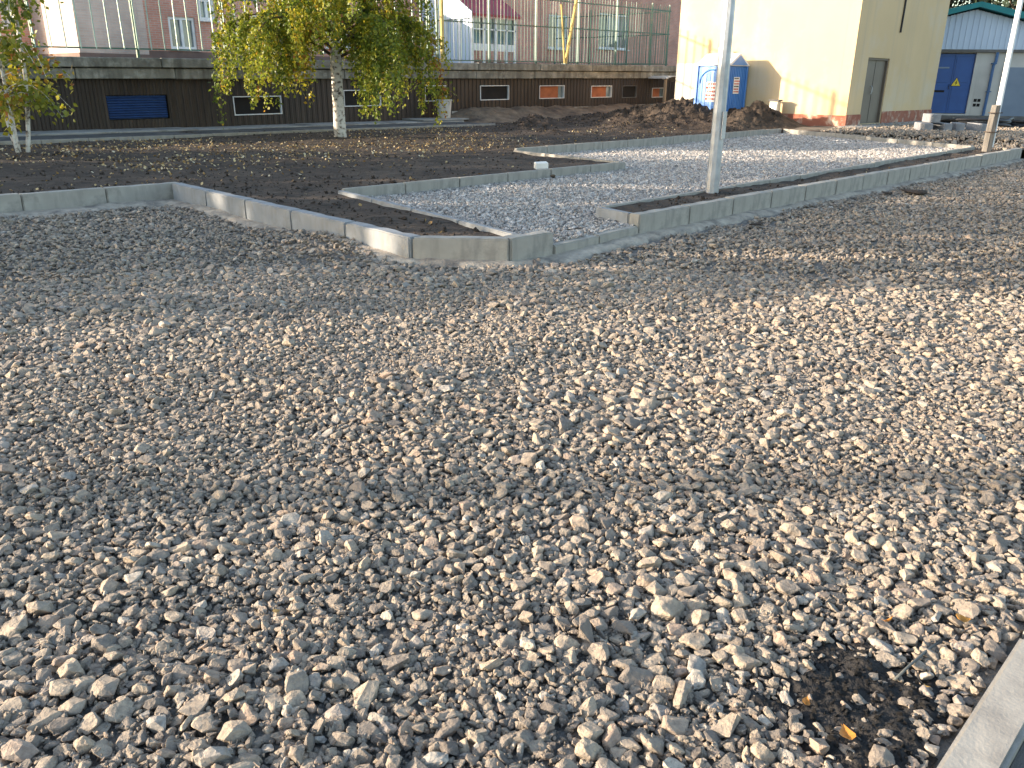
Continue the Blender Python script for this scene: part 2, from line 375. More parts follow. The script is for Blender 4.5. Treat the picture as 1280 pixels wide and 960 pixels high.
def stone_mesh(name, seed, m, bev=0.05, npt=15, rough=0.0):
    """angular broken rock: convex hull, worn edges, chipped faces; unit half length"""
    r = np.random.default_rng(seed)
    bm = bmesh.new()
    asp = np.array([1.0, r.uniform(0.58, 0.92), r.uniform(0.36, 0.62)])
    for _ in range(npt):
        d = r.normal(size=3); d /= np.linalg.norm(d)
        d = np.sign(d) * np.abs(d) ** 0.85
        bm.verts.new(d * asp * r.uniform(0.82, 1.06))
    bmesh.ops.convex_hull(bm, input=bm.verts)
    bmesh.ops.delete(bm, geom=[v for v in bm.verts if not v.link_faces], context='VERTS')
    bmesh.ops.dissolve_limit(bm, angle_limit=R(16), verts=bm.verts, edges=bm.edges)
    if bev:
        bmesh.ops.bevel(bm, geom=list(bm.edges), offset=bev, segments=1, affect='EDGES', clamp_overlap=True, profile=0.5)
    bmesh.ops.triangulate(bm, faces=bm.faces)
    if rough:
        bmesh.ops.subdivide_edges(bm, edges=[e for e in bm.edges if e.calc_length() > 0.32], cuts=1)
        bmesh.ops.triangulate(bm, faces=bm.faces)
        bmesh.ops.subdivide_edges(bm, edges=[e for e in bm.edges if e.calc_length() > 0.30], cuts=1)
        bmesh.ops.triangulate(bm, faces=bm.faces)
    o_ = Vector((seed * 3.7, 0, 0))
    for v in bm.verts:
        k = 1 + 0.10 * mnoise.fractal(v.co * 1.6 + o_, 1.0, 2.0, 2)
        if rough: k += rough * mnoise.fractal(v.co * 4.5 + o_, 0.8, 2.0, 3)
        v.co *= k
    bmesh.ops.recalc_face_normals(bm, faces=bm.faces)
    me = bpy.data.meshes.new(name); bm.to_mesh(me); bm.free()
    co = np.array([v.co for v in me.vertices]); ext = np.abs(co).max(axis=0)
    me.vertices.foreach_set('co', (co / ext[0]).astype(np.float32).ravel())
    me.update()
    me.materials.append(m)
    return me

def proto_collection(name, meshes):
    c = bpy.data.collections.new(name)
    for i, me in enumerate(meshes):
        c.objects.link(bpy.data.objects.new('%s_%02d' % (name, i), me))
    return c

NP = 24
STONES = [stone_mesh('stone', 100 + i, M['stone'], 0.07, 13 + i % 7, 0.055) for i in range(NP)]
STONE_AX = []
for me in STONES:
    co = np.array([v.co for v in me.vertices]); STONE_AX.append((np.abs(co[:, 1]).max(), np.abs(co[:, 2]).max()))
C_STONE = proto_collection('stone_shape', STONES)
C_PATH = proto_collection('chip_shape', [stone_mesh('chip', 300 + i, M['stone_path'], 0.0, 11) for i in range(8)])
C_CLOD = proto_collection('clod_shape', [stone_mesh('clod', 500 + i, M['soil_clod'], 0.08, 14) for i in range(6)])

def leaf_mesh(name, m, n=5, curl=0.25, seed=0):
    r = random.Random(seed)
    w = [0.0, 0.30, 0.36, 0.22, 0.0]
    vs, fs = [], []
    for i in range(n):
        t = i / (n - 1); x = t - 0.5; zz = curl * (x * x) * r.uniform(0.7, 1.4)
        vs += [(x, -w[i], zz + curl * 0.4 * w[i]), (x, 0, zz), (x, w[i], zz + curl * 0.5 * w[i])]
    for i in range(n - 1):
        a = 3 * i
        fs += [(a, a + 3, a + 4, a + 1), (a + 1, a + 4, a + 5, a + 2)]
    vs += [(0.5, 0.012, 0.06), (0.5, -0.012, 0.06), (0.78, -0.01, 0.10), (0.78, 0.01, 0.10)]
    k = len(vs); fs.append((k - 4, k - 3, k - 2, k - 1))
    me = bpy.data.meshes.new(name); me.from_pydata(vs, [], fs); me.materials.append(m)
    bm = bmesh.new(); bm.from_mesh(me); bmesh.ops.remove_doubles(bm, verts=bm.verts, dist=1e-4); bm.to_mesh(me); bm.free()
    return me
C_LITTER = proto_collection('litter_shape', [leaf_mesh('litter_leaf', M['litter'], curl=c, seed=i) for i, c in enumerate((0.15, 0.5, 0.9))])

def scatter(name, pts, rot, scl, idx, coll, parent=None):
    """one stuff object: an instance of a shared shape on every point"""
    me = bpy.data.meshes.new(name)
    n = len(pts)
    me.vertices.add(n)
    me.vertices.foreach_set('co', np.asarray(pts, dtype=np.float32).ravel())
    for nm, arr in (('rot', rot), ('scl', scl)):
        a = me.attributes.new(nm, 'FLOAT_VECTOR', 'POINT'); a.data.foreach_set('vector', np.asarray(arr, dtype=np.float32).ravel())
    a = me.attributes.new('pick', 'INT', 'POINT'); a.data.foreach_set('value', np.asarray(idx, dtype=np.int32))
    me.update()
    o = link(bpy.data.objects.new(name, me), parent)
    g = bpy.data.node_groups.new(name, 'GeometryNodeTree')
    g.interface.new_socket('Geometry', in_out='INPUT', socket_type='NodeSocketGeometry')
    g.interface.new_socket('Geometry', in_out='OUTPUT', socket_type='NodeSocketGeometry')
    nd, lk = g.nodes, g.links
    gi, go = nd.new('NodeGroupInput'), nd.new('NodeGroupOutput')
    ip = nd.new('GeometryNodeInstanceOnPoints'); ci = nd.new('GeometryNodeCollectionInfo')
    ci.inputs['Collection'].default_value = coll
    ci.inputs['Separate Children'].default_value = True; ci.inputs['Reset Children'].default_value = True
    def at(nm, ty):
        x = nd.new('GeometryNodeInputNamedAttribute'); x.data_type = ty; x.inputs['Name'].default_value = nm; return x.outputs['Attribute']
    er = nd.new('FunctionNodeEulerToRotation')
    lk.new(at('rot', 'FLOAT_VECTOR'), er.inputs[0])
    lk.new(gi.outputs[0], ip.inputs['Points']); lk.new(ci.outputs[0], ip.inputs['Instance'])
    ip.inputs['Pick Instance'].default_value = True
    lk.new(at('pick', 'INT'), ip.inputs['Instance Index']); lk.new(er.outputs[0], ip.inputs['Rotation']); lk.new(at('scl', 'FLOAT_VECTOR'), ip.inputs['Scale'])
    lk.new(ip.outputs[0], go.inputs[0])
    md = o.modifiers.new('scatter', 'NODES'); md.node_group = g
    o['kind'] = 'stuff'
    return o

# ------------------------------------------------------------------ plan geometry
def inside(poly, x, y):
    x = np.asarray(x, float); y = np.asarray(y, float)
    c = np.zeros(x.shape, bool); n = len(poly)
    for i in range(n):
        x0, y0 = poly[i]; x1, y1 = poly[(i + 1) % n]
        t = ((y0 > y) != (y1 > y)) & (x < (x1 - x0) * (y - y0) / ((y1 - y0) if y1 != y0 else 1e-9) + x0)
        c ^= t
    return c

ISLAND = [(-12, 11.52), (4.92, 11.52), (4.76, 6.0), (5.37, 5.37), (5.95, 5.34), (7.45, 5.45), (22.4, 5.52), (24.8, 5.6), (24.8, 12.3), (26.7, 12.3), (26.7, 26), (-12, 26)]
PATH = [(5.58, 5.34), (7.46, 5.45), (7.58, 6.09), (22.0, 6.39), (24.34, 12.52), (12.69, 12.54), (12.32, 9.33), (6.16, 9.32)]
LOT = [(-12, 11.47), (4.86, 11.47), (4.69, 5.95), (5.33, 5.31), (5.9, 5.28), (7.44, 5.39), (22.3, 5.46), (24.2, 5.5), (26, 0.36), (-12, 0.36)]

def vnoise(x, y, sc, seed=0):
    """cheap smooth value noise, vectorised"""
    r = np.random.default_rng(seed); g = r.random((64, 64))
    u = np.asarray(x) * sc; v = np.asarray(y) * sc
    i = np.floor(u).astype(int); j = np.floor(v).astype(int); fu = u - i; fv = v - j
    fu = fu * fu * (3 - 2 * fu); fv = fv * fv * (3 - 2 * fv)
    a = g[i % 64, j % 64]; b = g[(i + 1) % 64, j % 64]; c = g[i % 64, (j + 1) % 64]; d = g[(i + 1) % 64, (j + 1) % 64]
    return (a * (1 - fu) + b * fu) * (1 - fv) + (c * (1 - fu) + d * fu) * fv - 0.5

def sstep(a, b, x):
    t = np.clip((x - a) / (b - a), 0, 1); return t * t * (3 - 2 * t)

def lot_z(x, y):
    x = np.asarray(x, float); y = np.asarray(y, float)
    z = 0.035 * vnoise(x, y, 0.8, 1) + 0.03 * vnoise(x, y, 2.3, 2)
    d = (x - 4.5) ** 2 / 0.16 + (y - 7.3) ** 2 / 0.9                      # gravel heaped against the kerb
    z = z + 0.11 * np.exp(-d)
    z = z + 0.42 * sstep(22.5, 26.5, x)
    d2 = (x - 1.96) ** 2 / 0.05 + (y - 0.62) ** 2 / 0.03
    return z - 0.02 * np.exp(-d2)

def grid_mesh(name, m, xs, ys, zf, keep=None, parent=None):
    X, Y = np.meshgrid(xs, ys, indexing='ij'); Z = zf(X, Y)
    nx, ny = len(xs), len(ys)
    idx = np.arange(nx * ny).reshape(nx, ny)
    q = np.stack([idx[:-1, :-1], idx[1:, :-1], idx[1:, 1:], idx[:-1, 1:]], -1).reshape(-1, 4)
    if keep is not None:
        k = keep(X[:-1, :-1] + (xs[1] - xs[0]) / 2, Y[:-1, :-1] + (ys[1] - ys[0]) / 2).ravel(); q = q[k]
    me = bpy.data.meshes.new(name)
    V = np.stack([X, Y, Z], -1).reshape(-1, 3)
    used = np.unique(q); rm = -np.ones(nx * ny, int); rm[used] = np.arange(len(used))
    me.from_pydata(V[used].tolist(), [], rm[q].tolist())
    me.polygons.foreach_set('use_smooth', [True] * len(me.polygons))
    me.materials.append(m)
    return link(bpy.data.objects.new(name, me), parent)

# ------------------------------------------------------------------ ground
ground = MB().quad((-250, -250, -0.35), (250, -250, -0.35), (250, 250, -0.35), (-250, 250, -0.35)).build('ground', M['asphalt'])
tag(ground, kind='structure')

gravel_lot = grid_mesh('gravel_lot', M['grit'], np.arange(-12, 27, 0.2), np.arange(0.1, 11.9, 0.2), lambda x, y: lot_z(x, y) - 0.012,
                       lambda x, y: inside(LOT, x, y))
tag(gravel_lot, kind='structure')

# ---- crushed stone, dropped one by one on a height map
RES = 0.009
GX0, GY0, GX1, GY1 = -1.2, 0.32, 7.4, 8.4
NXg, NYg = int((GX1 - GX0) / RES), int((GY1 - GY0) / RES)
gx = GX0 + (np.arange(NXg) + 0.5) * RES; gy = GY0 + (np.arange(NYg) + 0.5) * RES
HM = lot_z(*np.meshgrid(gx, gy, indexing='ij'))
def patch_amount(x, y):
    """1 inside the bare patch of black soil by the front kerb"""
    d = ((x - 2.0) / 0.42) ** 2 + ((y - 0.585) / 0.21) ** 2 + 1.7 * vnoise(x, y, 6, 5)
    return np.clip(1.35 - d, 0, 1)
def in_view(x, y, pad=0.22):
    a = np.arctan2(y, x) - YAW
    return np.abs(a) < (0.60 + pad)
# strips along the kerbs where the cement haunch lies bare: (a, b, width)
BARE = [((-12, 11.63), (4.85, 11.45), 0.36), ((4.85, 11.45), (4.77, 8.6), 0.14), ((4.72, 6.6), (4.68, 5.95), 0.10), ((4.68, 5.95), (5.33, 5.30), 0.13), ((5.33, 5.30), (5.9, 5.27), 0.13), ((5.9, 5.27), (7.43, 5.38), 0.22), ((7.43, 5.38), (11.0, 5.40), 0.24), ((11.0, 5.4), (22.3, 5.46), 0.16)]
def bare_ok(x, y):
    g = np.ones(len(x), bool); nz = 1 + 1.1 * vnoise(x, y, 2.2, 15) + 0.6 * vnoise(x, y, 7, 16)
    for (ax_, ay_), (bx_, by_), w in BARE:
        dx, dy = bx_ - ax_, by_ - ay_; t = np.clip(((x - ax_) * dx + (y - ay_) * dy) / (dx * dx + dy * dy), 0, 1)
        g &= np.hypot(x - ax_ - t * dx, y - ay_ - t * dy) > w * nz
    return g
def sector(n, r0, r1, a0=-0.84, a1=0.84):
    rad = np.sqrt(rng.uniform(r0 ** 2, r1 ** 2, n)); ang = YAW + rng.uniform(a0, a1, n)
    x, y = rad * np.cos(ang), rad * np.sin(ang)
    ok = inside(LOT, x, y) & (x > GX0 + 0.1) & (x < GX1 - 0.1) & (y > 0.372) & (y < GY1 - 0.1)
    ok &= (rng.random(n) > 0.74 * patch_amount(x, y)) & bare_ok(x, y)
    return x[ok], y[ok]
P_, R_, S_, I_ = [], [], [], []
# lower layer, seen only between the others
sx, sy = sector(60000, 1.05, 7.6)
lzz = lot_z(sx, sy)
for k in range(len(sx)):
    a = float(np.clip(math.exp(rng.normal(math.log(0.016), 0.25)), 0.008, 0.026)); i = int(rng.integers(NP))
    P_.append((sx[k], sy[k], lzz[k] - 0.004 + rng.uniform(0, 0.009))); I_.append(i); S_.append((a, a, a)); R_.append((rng.normal(0, 0.6), rng.normal(0, 0.6), rng.uniform(0, 6.283)))
# upper layer: large stones first, smaller ones into the gaps that remain, hardly overlapping in plan
sx, sy = sector(210000, 1.05, 7.6)
N = len(sx); lzz = lot_z(sx, sy)
size = np.clip(np.exp(rng.normal(math.log(0.0175), 0.34, N)), 0.006, 0.046)
size = size[np.argsort(-(size + rng.normal(0, 0.0035, N)))]
size = size * np.clip(1 + 0.5 * vnoise(sx, sy, 0.9, 81) + 0.4 * vnoise(sx, sy, 3.1, 82), 0.6, 1.4)
size = np.where(np.arange(N) > N * 0.6, size * rng.uniform(0.45, 1.0, N), size)
TAKEN = np.zeros((NXg, NYg), np.uint8)
for k in range(N):
    a = size[k]; i = int(rng.integers(NP)); ay, az = STONE_AX[i]
    ys, zs = rng.uniform(0.85, 1.1), rng.uniform(0.85, 1.15); rz_ = rng.uniform(0, 6.283)
    w = int(a / RES) + 1; ci, cj = int((sx[k] - GX0) / RES), int((sy[k] - GY0) / RES)
    i0, i1, j0, j1 = max(ci - w, 0), min(ci + w + 1, NXg), max(cj - w, 0), min(cj + w + 1, NYg)
    tk = TAKEN[i0:i1, j0:j1]
    if TAKEN[min(ci, NXg - 1), min(cj, NYg - 1)]: continue
    u = gx[i0:i1, None] - sx[k]; v = gy[None, j0:j1] - sy[k]; c_, s_ = math.cos(rz_), math.sin(rz_)
    e = ((u * c_ + v * s_) / (a * 0.90)) ** 2 + ((-u * s_ + v * c_) / (a * ay * ys * 0.90)) ** 2 < 1
    ne = e.sum()
    if ne and (tk[e].sum() / ne) > 0.16: continue
    tk |= e.astype(np.uint8)
    hz = a * az * zs
    zc = lzz[k] + hz * 0.33 + rng.uniform(-0.004, 0.006)
    P_.append((sx[k], sy[k], zc)); I_.append(i); S_.append((a, a * ys, a * zs)); R_.append((rng.normal(0, 0.27), rng.normal(0, 0.27), rz_))
    hp = HM[i0:i1, j0:j1]; np.maximum(hp, np.where(e, zc + hz * 0.7, -9), out=hp)
P_, R_, S_, I_ = np.array(P_), np.array(R_), np.array(S_), np.array(I_)
print('near stones', len(P_))
# the 300 that show largest: parts of the lot
C0 = np.array((0, 0, CAM_H)); fwn = np.array(fw); rn = np.array(r2); un = np.array(u2)
def project(p):
    d = p - C0; k = d @ fwn
    return 640 + F_PX * (d @ rn) / k, 480 - F_PX * (d @ un) / k, k
px_, py_, kk = project(P_)
vis = (px_ > -20) & (px_ < 1300) & (py_ < 985) & (py_ > 0) & (kk > 0.3)
hm_top = HM[np.clip(((P_[:, 0] - GX0) / RES).astype(int), 0, NXg - 1), np.clip(((P_[:, 1] - GY0) / RES).astype(int), 0, NYg - 1)]
expo = np.clip((P_[:, 2] + S_[:, 2] * 0.4 - hm_top) / 0.02 + 1.0, 0, 1)
score = np.where(vis, S_[:, 0] * S_[:, 1] / kk ** 2 * (0.05 + expo), -1)
top = np.argsort(-score)[:300]
sel = np.zeros(len(P_), bool); sel[top] = True
for k in top:
    o = bpy.data.objects.new('stone', STONES[I_[k]])
    o.location = P_[k]; o.rotation_euler = R_[k]; o.scale = S_[k]
    link(o, gravel_lot)
# the far stretch of the lot
n_far = 260000
rad = np.sqrt(rng.uniform(7.3 ** 2, 25.5 ** 2, n_far)); ang = YAW + rng.uniform(-0.80, 0.72, n_far)
fx, fy = rad * np.cos(ang), rad * np.sin(ang)
okf = inside(LOT, fx, fy) & ~((fx > GX0 + 0.1) & (fx < GX1 - 0.1) & (fy > GY0) & (fy < GY1 - 0.1) & (rad < 7.55)) & bare_ok(fx, fy)
fx, fy = fx[okf], fy[okf]; nf = len(fx)
fs = np.clip(np.exp(rng.normal(math.log(0.0205), 0.32, nf)), 0.010, 0.048)
PF = np.stack([fx, fy, lot_z(fx, fy) + rng.uniform(-0.006, 0.020, nf)], -1)
RF = np.stack([rng.normal(0, 0.4, nf), rng.normal(0, 0.4, nf), rng.uniform(0, 6.283, nf)], -1)
SF = np.stack([fs, fs * rng.uniform(0.8, 1.1, nf), fs * rng.uniform(0.8, 1.1, nf)], -1)
print('far stones', nf)
scatter('stone_layer', np.concatenate([P_[~sel], PF]), np.concatenate([R_[~sel], RF]), np.concatenate([S_[~sel], SF]),
        np.concatenate([I_[~sel], rng.integers(0, NP, nf)]), C_STONE, gravel_lot)
# chips and dust between the stones
n_ch = 60000
rad = np.sqrt(rng.uniform(1.1 ** 2, 5.0 ** 2, n_ch)); ang = YAW + rng.uniform(-0.8, 0.8, n_ch)
cx, cy = rad * np.cos(ang), rad * np.sin(ang); okc = inside(LOT, cx, cy) & (cy > 0.4) & (rng.random(n_ch) > 0.6 * patch_amount(cx, cy)); cx, cy = cx[okc], cy[okc]; nc = len(cx)
cs = rng.uniform(0.003, 0.009, nc)
hz_ = HM[np.clip(((cx - GX0) / RES).astype(int), 0, NXg - 1), np.clip(((cy - GY0) / RES).astype(int), 0, NYg - 1)]
scatter('stone_chips', np.stack([cx, cy, np.minimum(hz_ - 0.003, lot_z(cx, cy) + 0.012)], -1), rng.uniform(0, 6.28, (nc, 3)), np.stack([cs, cs, cs], -1), rng.integers(0, NP, nc), C_STONE, gravel_lot)

# bare patch of black soil by the front kerb
def patch_z(x, y):
    return lot_z(x, y) - 0.014 + 0.026 * patch_amount(x, y) * (1 + 0.9 * vnoise(x, y, 14, 8)) + 0.014 * vnoise(x, y, 40, 9) + 0.008 * vnoise(x, y, 90, 3)
sp_ = grid_mesh('soil_patch', M['black_soil'], np.arange(1.45, 3.1, 0.011), np.arange(0.36, 0.98, 0.011), patch_z, lambda x, y: patch_amount(x, y) > 0.02)
tag(sp_, kind='structure')
nq = 2600
qx, qy = rng.uniform(1.5, 3.0, nq), rng.uniform(0.38, 0.95, nq); kq = patch_amount(qx, qy) > rng.random(nq) * 0.7; qx, qy = qx[kq], qy[kq]; nq = len(qx)
C_BLACK = proto_collection('crumb_shape', [stone_mesh('crumb', 600 + i, M['black_soil'], 0.08, 14) for i in range(4)])
qs = np.exp(rng.normal(math.log(0.0045), 0.5, nq))
scatter('soil_crumbs', np.stack([qx, qy, patch_z(qx, qy) + 0.002], -1), rng.uniform(0, 6.28, (nq, 3)), np.stack([qs, qs, qs * 0.8], -1), rng.integers(0, 4, nq), C_BLACK, sp_)

# ------------------------------------------------------------------ gravel path inside the kerbs
def path_z(x, y):
    return 0.115 + 0.02 * vnoise(x, y, 1.1, 4) + 0.24 * sstep(17, 24.5, np.asarray(x, float)) * 0.35
gravel_path = grid_mesh('gravel_path', M['grit'], np.arange(5.4, 24.8, 0.15), np.arange(5.2, 12.8, 0.15), lambda x, y: path_z(x, y) - 0.012, lambda x, y: inside(PATH, x, y))
tag(gravel_path, kind='structure')
n_p = 190000
pxx, pyy = rng.uniform(5.5, 24.4, n_p), rng.uniform(5.3, 12.6, n_p)
dist = np.hypot(pxx, pyy)
okp = inside(PATH, pxx, pyy) & (rng.random(n_p) < np.clip(13.0 / dist, 0.35, 1.0)); pxx, pyy, dist = pxx[okp], pyy[okp], dist[okp]; n_p = len(pxx)
ps = np.clip(np.exp(rng.normal(math.log(0.020), 0.3, n_p)), 0.010, 0.042) * np.clip(dist / 13, 1, 1.4)
print('path stones', n_p)
scatter('stone_chippings', np.stack([pxx, pyy, path_z(pxx, pyy) + rng.uniform(-0.004, 0.012, n_p)], -1),
        np.stack([rng.normal(0, 0.5, n_p), rng.normal(0, 0.5, n_p), rng.uniform(0, 6.28, n_p)], -1), np.stack([ps, ps, ps * 0.9], -1), rng.integers(0, 8, n_p), C_PATH, gravel_path)

# ------------------------------------------------------------------ soil beds and heaps
HEAPS = [(25.0, 16.6, 1.5, 1.35, 0.72), (24.1, 18.4, 1.3, 1.1, 0.40), (24.9, 13.6, 1.2, 0.95, 0.52), (23.9, 13.65, 0.75, 0.5, 0.34), (22.6, 13.4, 0.6, 0.40, 0.16), (22.3, 16.6, 1.1, 0.8, 0.18),
         (20.3, 18.9, 0.9, 0.7, 0.36), (19.0, 18.4, 0.6, 0.5, 0.14), (22.6, 19.4, 1.2, 0.7, 0.24), (18.4, 16.6, 0.5, 0.4, 0.10), (25.8, 14.9, 0.9, 0.9, 0.30)]
def soil_z(x, y, raw=False):
    x = np.asarray(x, float); y = np.asarray(y, float)
    z = 0.205 + 0.05 * vnoise(x, y, 0.7, 21) + 0.03 * vnoise(x, y, 2.1, 22) + 0.022 * vnoise(x, y, 5.5, 23) + 0.12 * sstep(23.6, 25.6, x)
    z = z + 0.03 * sstep(13, 19, y)
    for hx, hy, rx, ry, h in HEAPS:
        d = ((x - hx) / rx) ** 2 + ((y - hy) / ry) ** 2
        z = z + h * np.exp(-d) * (1 + 0.35 * vnoise(x, y, 1.9, 31) + 0.42 * vnoise(x, y, 4.6, 32) + 0.25 * vnoise(x, y, 10, 33))
    ins = inside(ISLAND, x, y) & ~inside(PATH, x, y)
    strip = (y < 6.6) & (x > 7)
    z = np.where(strip, np.minimum(z, 0.228 + 0.03 * sstep(20, 25, x)) + 0.012 * vnoise(x, y, 8, 40), z)
    return z if raw else np.where(ins, z, -0.28)
soil = grid_mesh('soil_bed', M['soil'], np.arange(-8, 26.8, 0.05), np.arange(5.2, 25.5, 0.05), lambda x, y: soil_z(x, y, True), lambda x, y: inside(ISLAND, x, y) & ~inside(PATH, x, y))
tag(soil, kind='structure')
n_s = 42000
ux, uy = rng.uniform(-2, 25, n_s), rng.uniform(5.4, 22, n_s)
def shrink_ok(x, y):
    g = np.ones(len(x), bool)
    for dx, dy in ((0.14, 0), (-0.14, 0), (0, 0.14), (0, -0.14)):
        g &= inside(ISLAND, x + dx, y + dy) & ~inside(PATH, x + dx, y + dy)
    return g
hf = np.zeros(n_s)
for hx, hy, rx, ry, h in HEAPS: hf += np.exp(-(((ux - hx) / rx) ** 2 + ((uy - hy) / ry) ** 2))
oks = shrink_ok(ux, uy) & (in_view(ux, uy, 0.1)) & (rng.random(n_s) < 0.35 + hf + 0.5 * (np.hypot(ux, uy) < 13)); ux, uy, hf = ux[oks], uy[oks], hf[oks]; n_s = len(ux)
us = np.clip(np.exp(rng.normal(math.log(0.011), 0.5, n_s)), 0.005, 0.05) * (1 + 1.1 * np.clip(hf, 0, 1))
scatter('soil_clods', np.stack([ux, uy, soil_z(ux, uy) + us * 0.2], -1), rng.uniform(0, 6.28, (n_s, 3)), np.stack([us, us, us * 0.8], -1), rng.integers(0, 6, n_s), C_CLOD, soil)
n_l = 17000
lx, ly = rng.uniform(-2, 23, n_l), rng.uniform(5.5, 20.6, n_l)
dens = np.clip((ly - 11.0) / 3.5, 0.06, 1.0) * np.clip(0.55 + 1.6 * vnoise(lx, ly, 0.5, 51), 0.1, 1) * np.where((lx > 17), 0.3, 1)
okl = shrink_ok(lx, ly) & (rng.random(n_l) < dens) & in_view(lx, ly, 0.1); lx, ly = lx[okl], ly[okl]; n_l = len(lx)
ls = rng.uniform(0.03, 0.065, n_l)
scatter('leaf_litter', np.stack([lx, ly, soil_z(lx, ly) + 0.016], -1), np.stack([rng.normal(0, 0.5, n_l), rng.normal(0, 0.5, n_l), rng.uniform(0, 6.28, n_l)], -1), np.stack([ls, ls, ls], -1), rng.integers(0, 3, n_l), C_LITTER, soil)

# bank of bare clay under the cladding and the yard beyond
def clay_z(x, y):
    t = sstep(21.0, 23.7, y) * sstep(19.5, 22.0, x)
    return 0.16 + 0.50 * t * (1 + 0.3 * vnoise(x, y, 1.4, 61)) + 0.10 * vnoise(x, y, 3.5, 62) * t + 0.04 * vnoise(x, y, 9, 63)
clay = grid_mesh('clay_bank', M['clay'], np.arange(19.6, 37, 0.11), np.arange(20.8, 24.05, 0.11), clay_z); tag(clay, kind='structure')
def yard_z(x, y):
    x = np.asarray(x, float)
    return 0.385 + 0.03 * vnoise(x, y, 1.1, 71) + 0.02 * vnoise(x, y, 4, 72) - 0.3 * (1 - sstep(22.6, 25.2, x))
M['yard'] = mat('yard_dirt', (0.15, 0.125, 0.10), (0.065, 0.055, 0.045), 0.96, 3, 9, 0.8, 25, 0.03, stain=(0.26, 0.215, 0.155), stscale=0.7)
yard = grid_mesh('yard', M['yard'], np.arange(22.4, 70, 0.3), np.arange(-6, 30, 0.3), yard_z, lambda x, y: ((x > 24.4) & (y < 12.4)) | (y < 5.4) | (x > 26.5)); tag(yard, kind='structure')
n_y = 14000
yx, yy_ = rng.uniform(22.2, 36, n_y), rng.uniform(5.7, 11.4, n_y); oky = ~inside(PATH, yx - 0.12, yy_); yx, yy_ = yx[oky], yy_[oky]; n_y = len(yx)
ysz = np.clip(np.exp(rng.normal(math.log(0.03), 0.35, n_y)), 0.012, 0.09)
yz = np.where(yx < 24.8, np.maximum(soil_z(yx, yy_, True), yard_z(yx, yy_)), yard_z(yx, yy_))
scatter('loose_stones', np.stack([yx, yy_, yz + ysz * 0.2], -1), rng.uniform(0, 6.28, (n_y, 3)), np.stack([ysz, ysz, ysz * 0.8], -1), rng.integers(0, NP, n_y), C_STONE, yard)

# ------------------------------------------------------------------ kerbs
KERB_CACHE = {}
def kerb_stone_mesh(L, w, h, m, rough=0.006):
    key = (round(L, 3), w, h, m.name, random.randint(0, 2))
    if key in KERB_CACHE: return KERB_CACHE[key]
    bm = bmesh.new(); bmesh.ops.create_cube(bm, size=1)
    for v in bm.verts: v.co = (v.co.x * L, v.co.y * w, v.co.z * h)
    bmesh.ops.bevel(bm, geom=list(bm.edges), offset=min(0.012, w * 0.12), segments=2, affect='EDGES')
    bmesh.ops.subdivide_edges(bm, edges=[e for e in bm.edges if e.calc_length() > 0.2], cuts=7, use_grid_fill=True)
    s = random.random() * 50
    for v in bm.verts:
        v.co += Vector((0, mnoise.noise(v.co * 7 + Vector((s, 0, 0))), mnoise.noise(v.co * 7 + Vector((0, s, 0))))) * rough * 0.6
    for v in bm.verts:                                                   # chipped arrises
        ey, ez = abs(v.co.y) / (w / 2), v.co.z / (h / 2)
        if ez > 0.9 and ey > 0.8:
            c_ = max(0.0, mnoise.noise(Vector((v.co.x * 5 + s, v.co.y * 4, 3.0))) - 0.12)
            v.co.z -= 0.022 * c_; v.co.y *= 1 - 0.12 * c_
    me = bpy.data.meshes.new('kerb_stone'); bm.to_mesh(me); bm.free(); me.materials.append(m)
    KERB_CACHE[key] = me
    return me

def kerb(a, b, w, h, top, m, side=1, L=1.0, top_b=None, gap=0.009):
    """run of kerb stones whose outer top edge goes from a to b; width lies on the left (side=1) or right of that line"""
    a, b = Vector(a), Vector(b); d = (b - a); tot = d.length; d.normalize(); nrm = Vector((-d.y, d.x)) * side
    tb = top if top_b is None else top_b
    root = empty('kerb', (a.x, a.y, 0)); tag(root, kind='structure')
    n = max(1, round(tot / L)); l = tot / n
    for i in range(n):
        t = (i + 0.5) * l; c = a + d * t + nrm * (w / 2 + random.uniform(-0.004, 0.004))
        zt = top + (tb - top) * t / tot
        o = bpy.data.objects.new('kerb_stone', kerb_stone_mesh(l - gap, w, h, m))
        link(o, root)
        o.location = (c.x - a.x, c.y - a.y, zt - h / 2 + random.uniform(-0.005, 0.005))
        o.rotation_euler = (random.uniform(-0.008, 0.008), -math.atan2(tb - top, tot), math.atan2(d.y, d.x) + random.uniform(-0.003, 0.003))
    return root

kerb((5.0, 11.45), (-11.0, 11.62), 0.15, 0.36, 0.25, M['kerb'], side=-1)
kerb((4.68, 5.96), (4.86, 11.44), 0.15, 0.36, 0.25, M['kerb_new'], side=-1)
kerb((4.69, 5.94), (5.32, 5.30), 0.15, 0.36, 0.25, M['kerb'], side=1)
kerb((5.335, 5.295), (5.90, 5.265), 0.15, 0.36, 0.25, M['kerb'], side=1)
kerb((5.91, 5.27), (7.42, 5.375), 0.13, 0.30, 0.115, M['kerb'], side=1, L=0.75)
kerb((7.43, 5.38), (22.43, 5.46), 0.15, 0.36, 0.25, M['kerb'], side=1, top_b=0.27)
kerb((7.435, 5.54), (7.56, 6.12), 0.09, 0.36, 0.245, M['kerb_new'], side=-1, L=0.6)
kerb((6.23, 9.28), (12.35, 9.32), 0.08, 0.30, 0.26, M['kerb'], side=1)
kerb((5.60, 5.45), (6.20, 9.27), 0.08, 0.30, 0.245, M['kerb_new'], side=1)
kerb((12.36, 9.42), (12.72, 12.50), 0.08, 0.30, 0.26, M['kerb'], side=1)
kerb((12.74, 12.50), (24.28, 12.50), 0.08, 0.30, 0.29, M['kerb'], side=1, top_b=0.36)
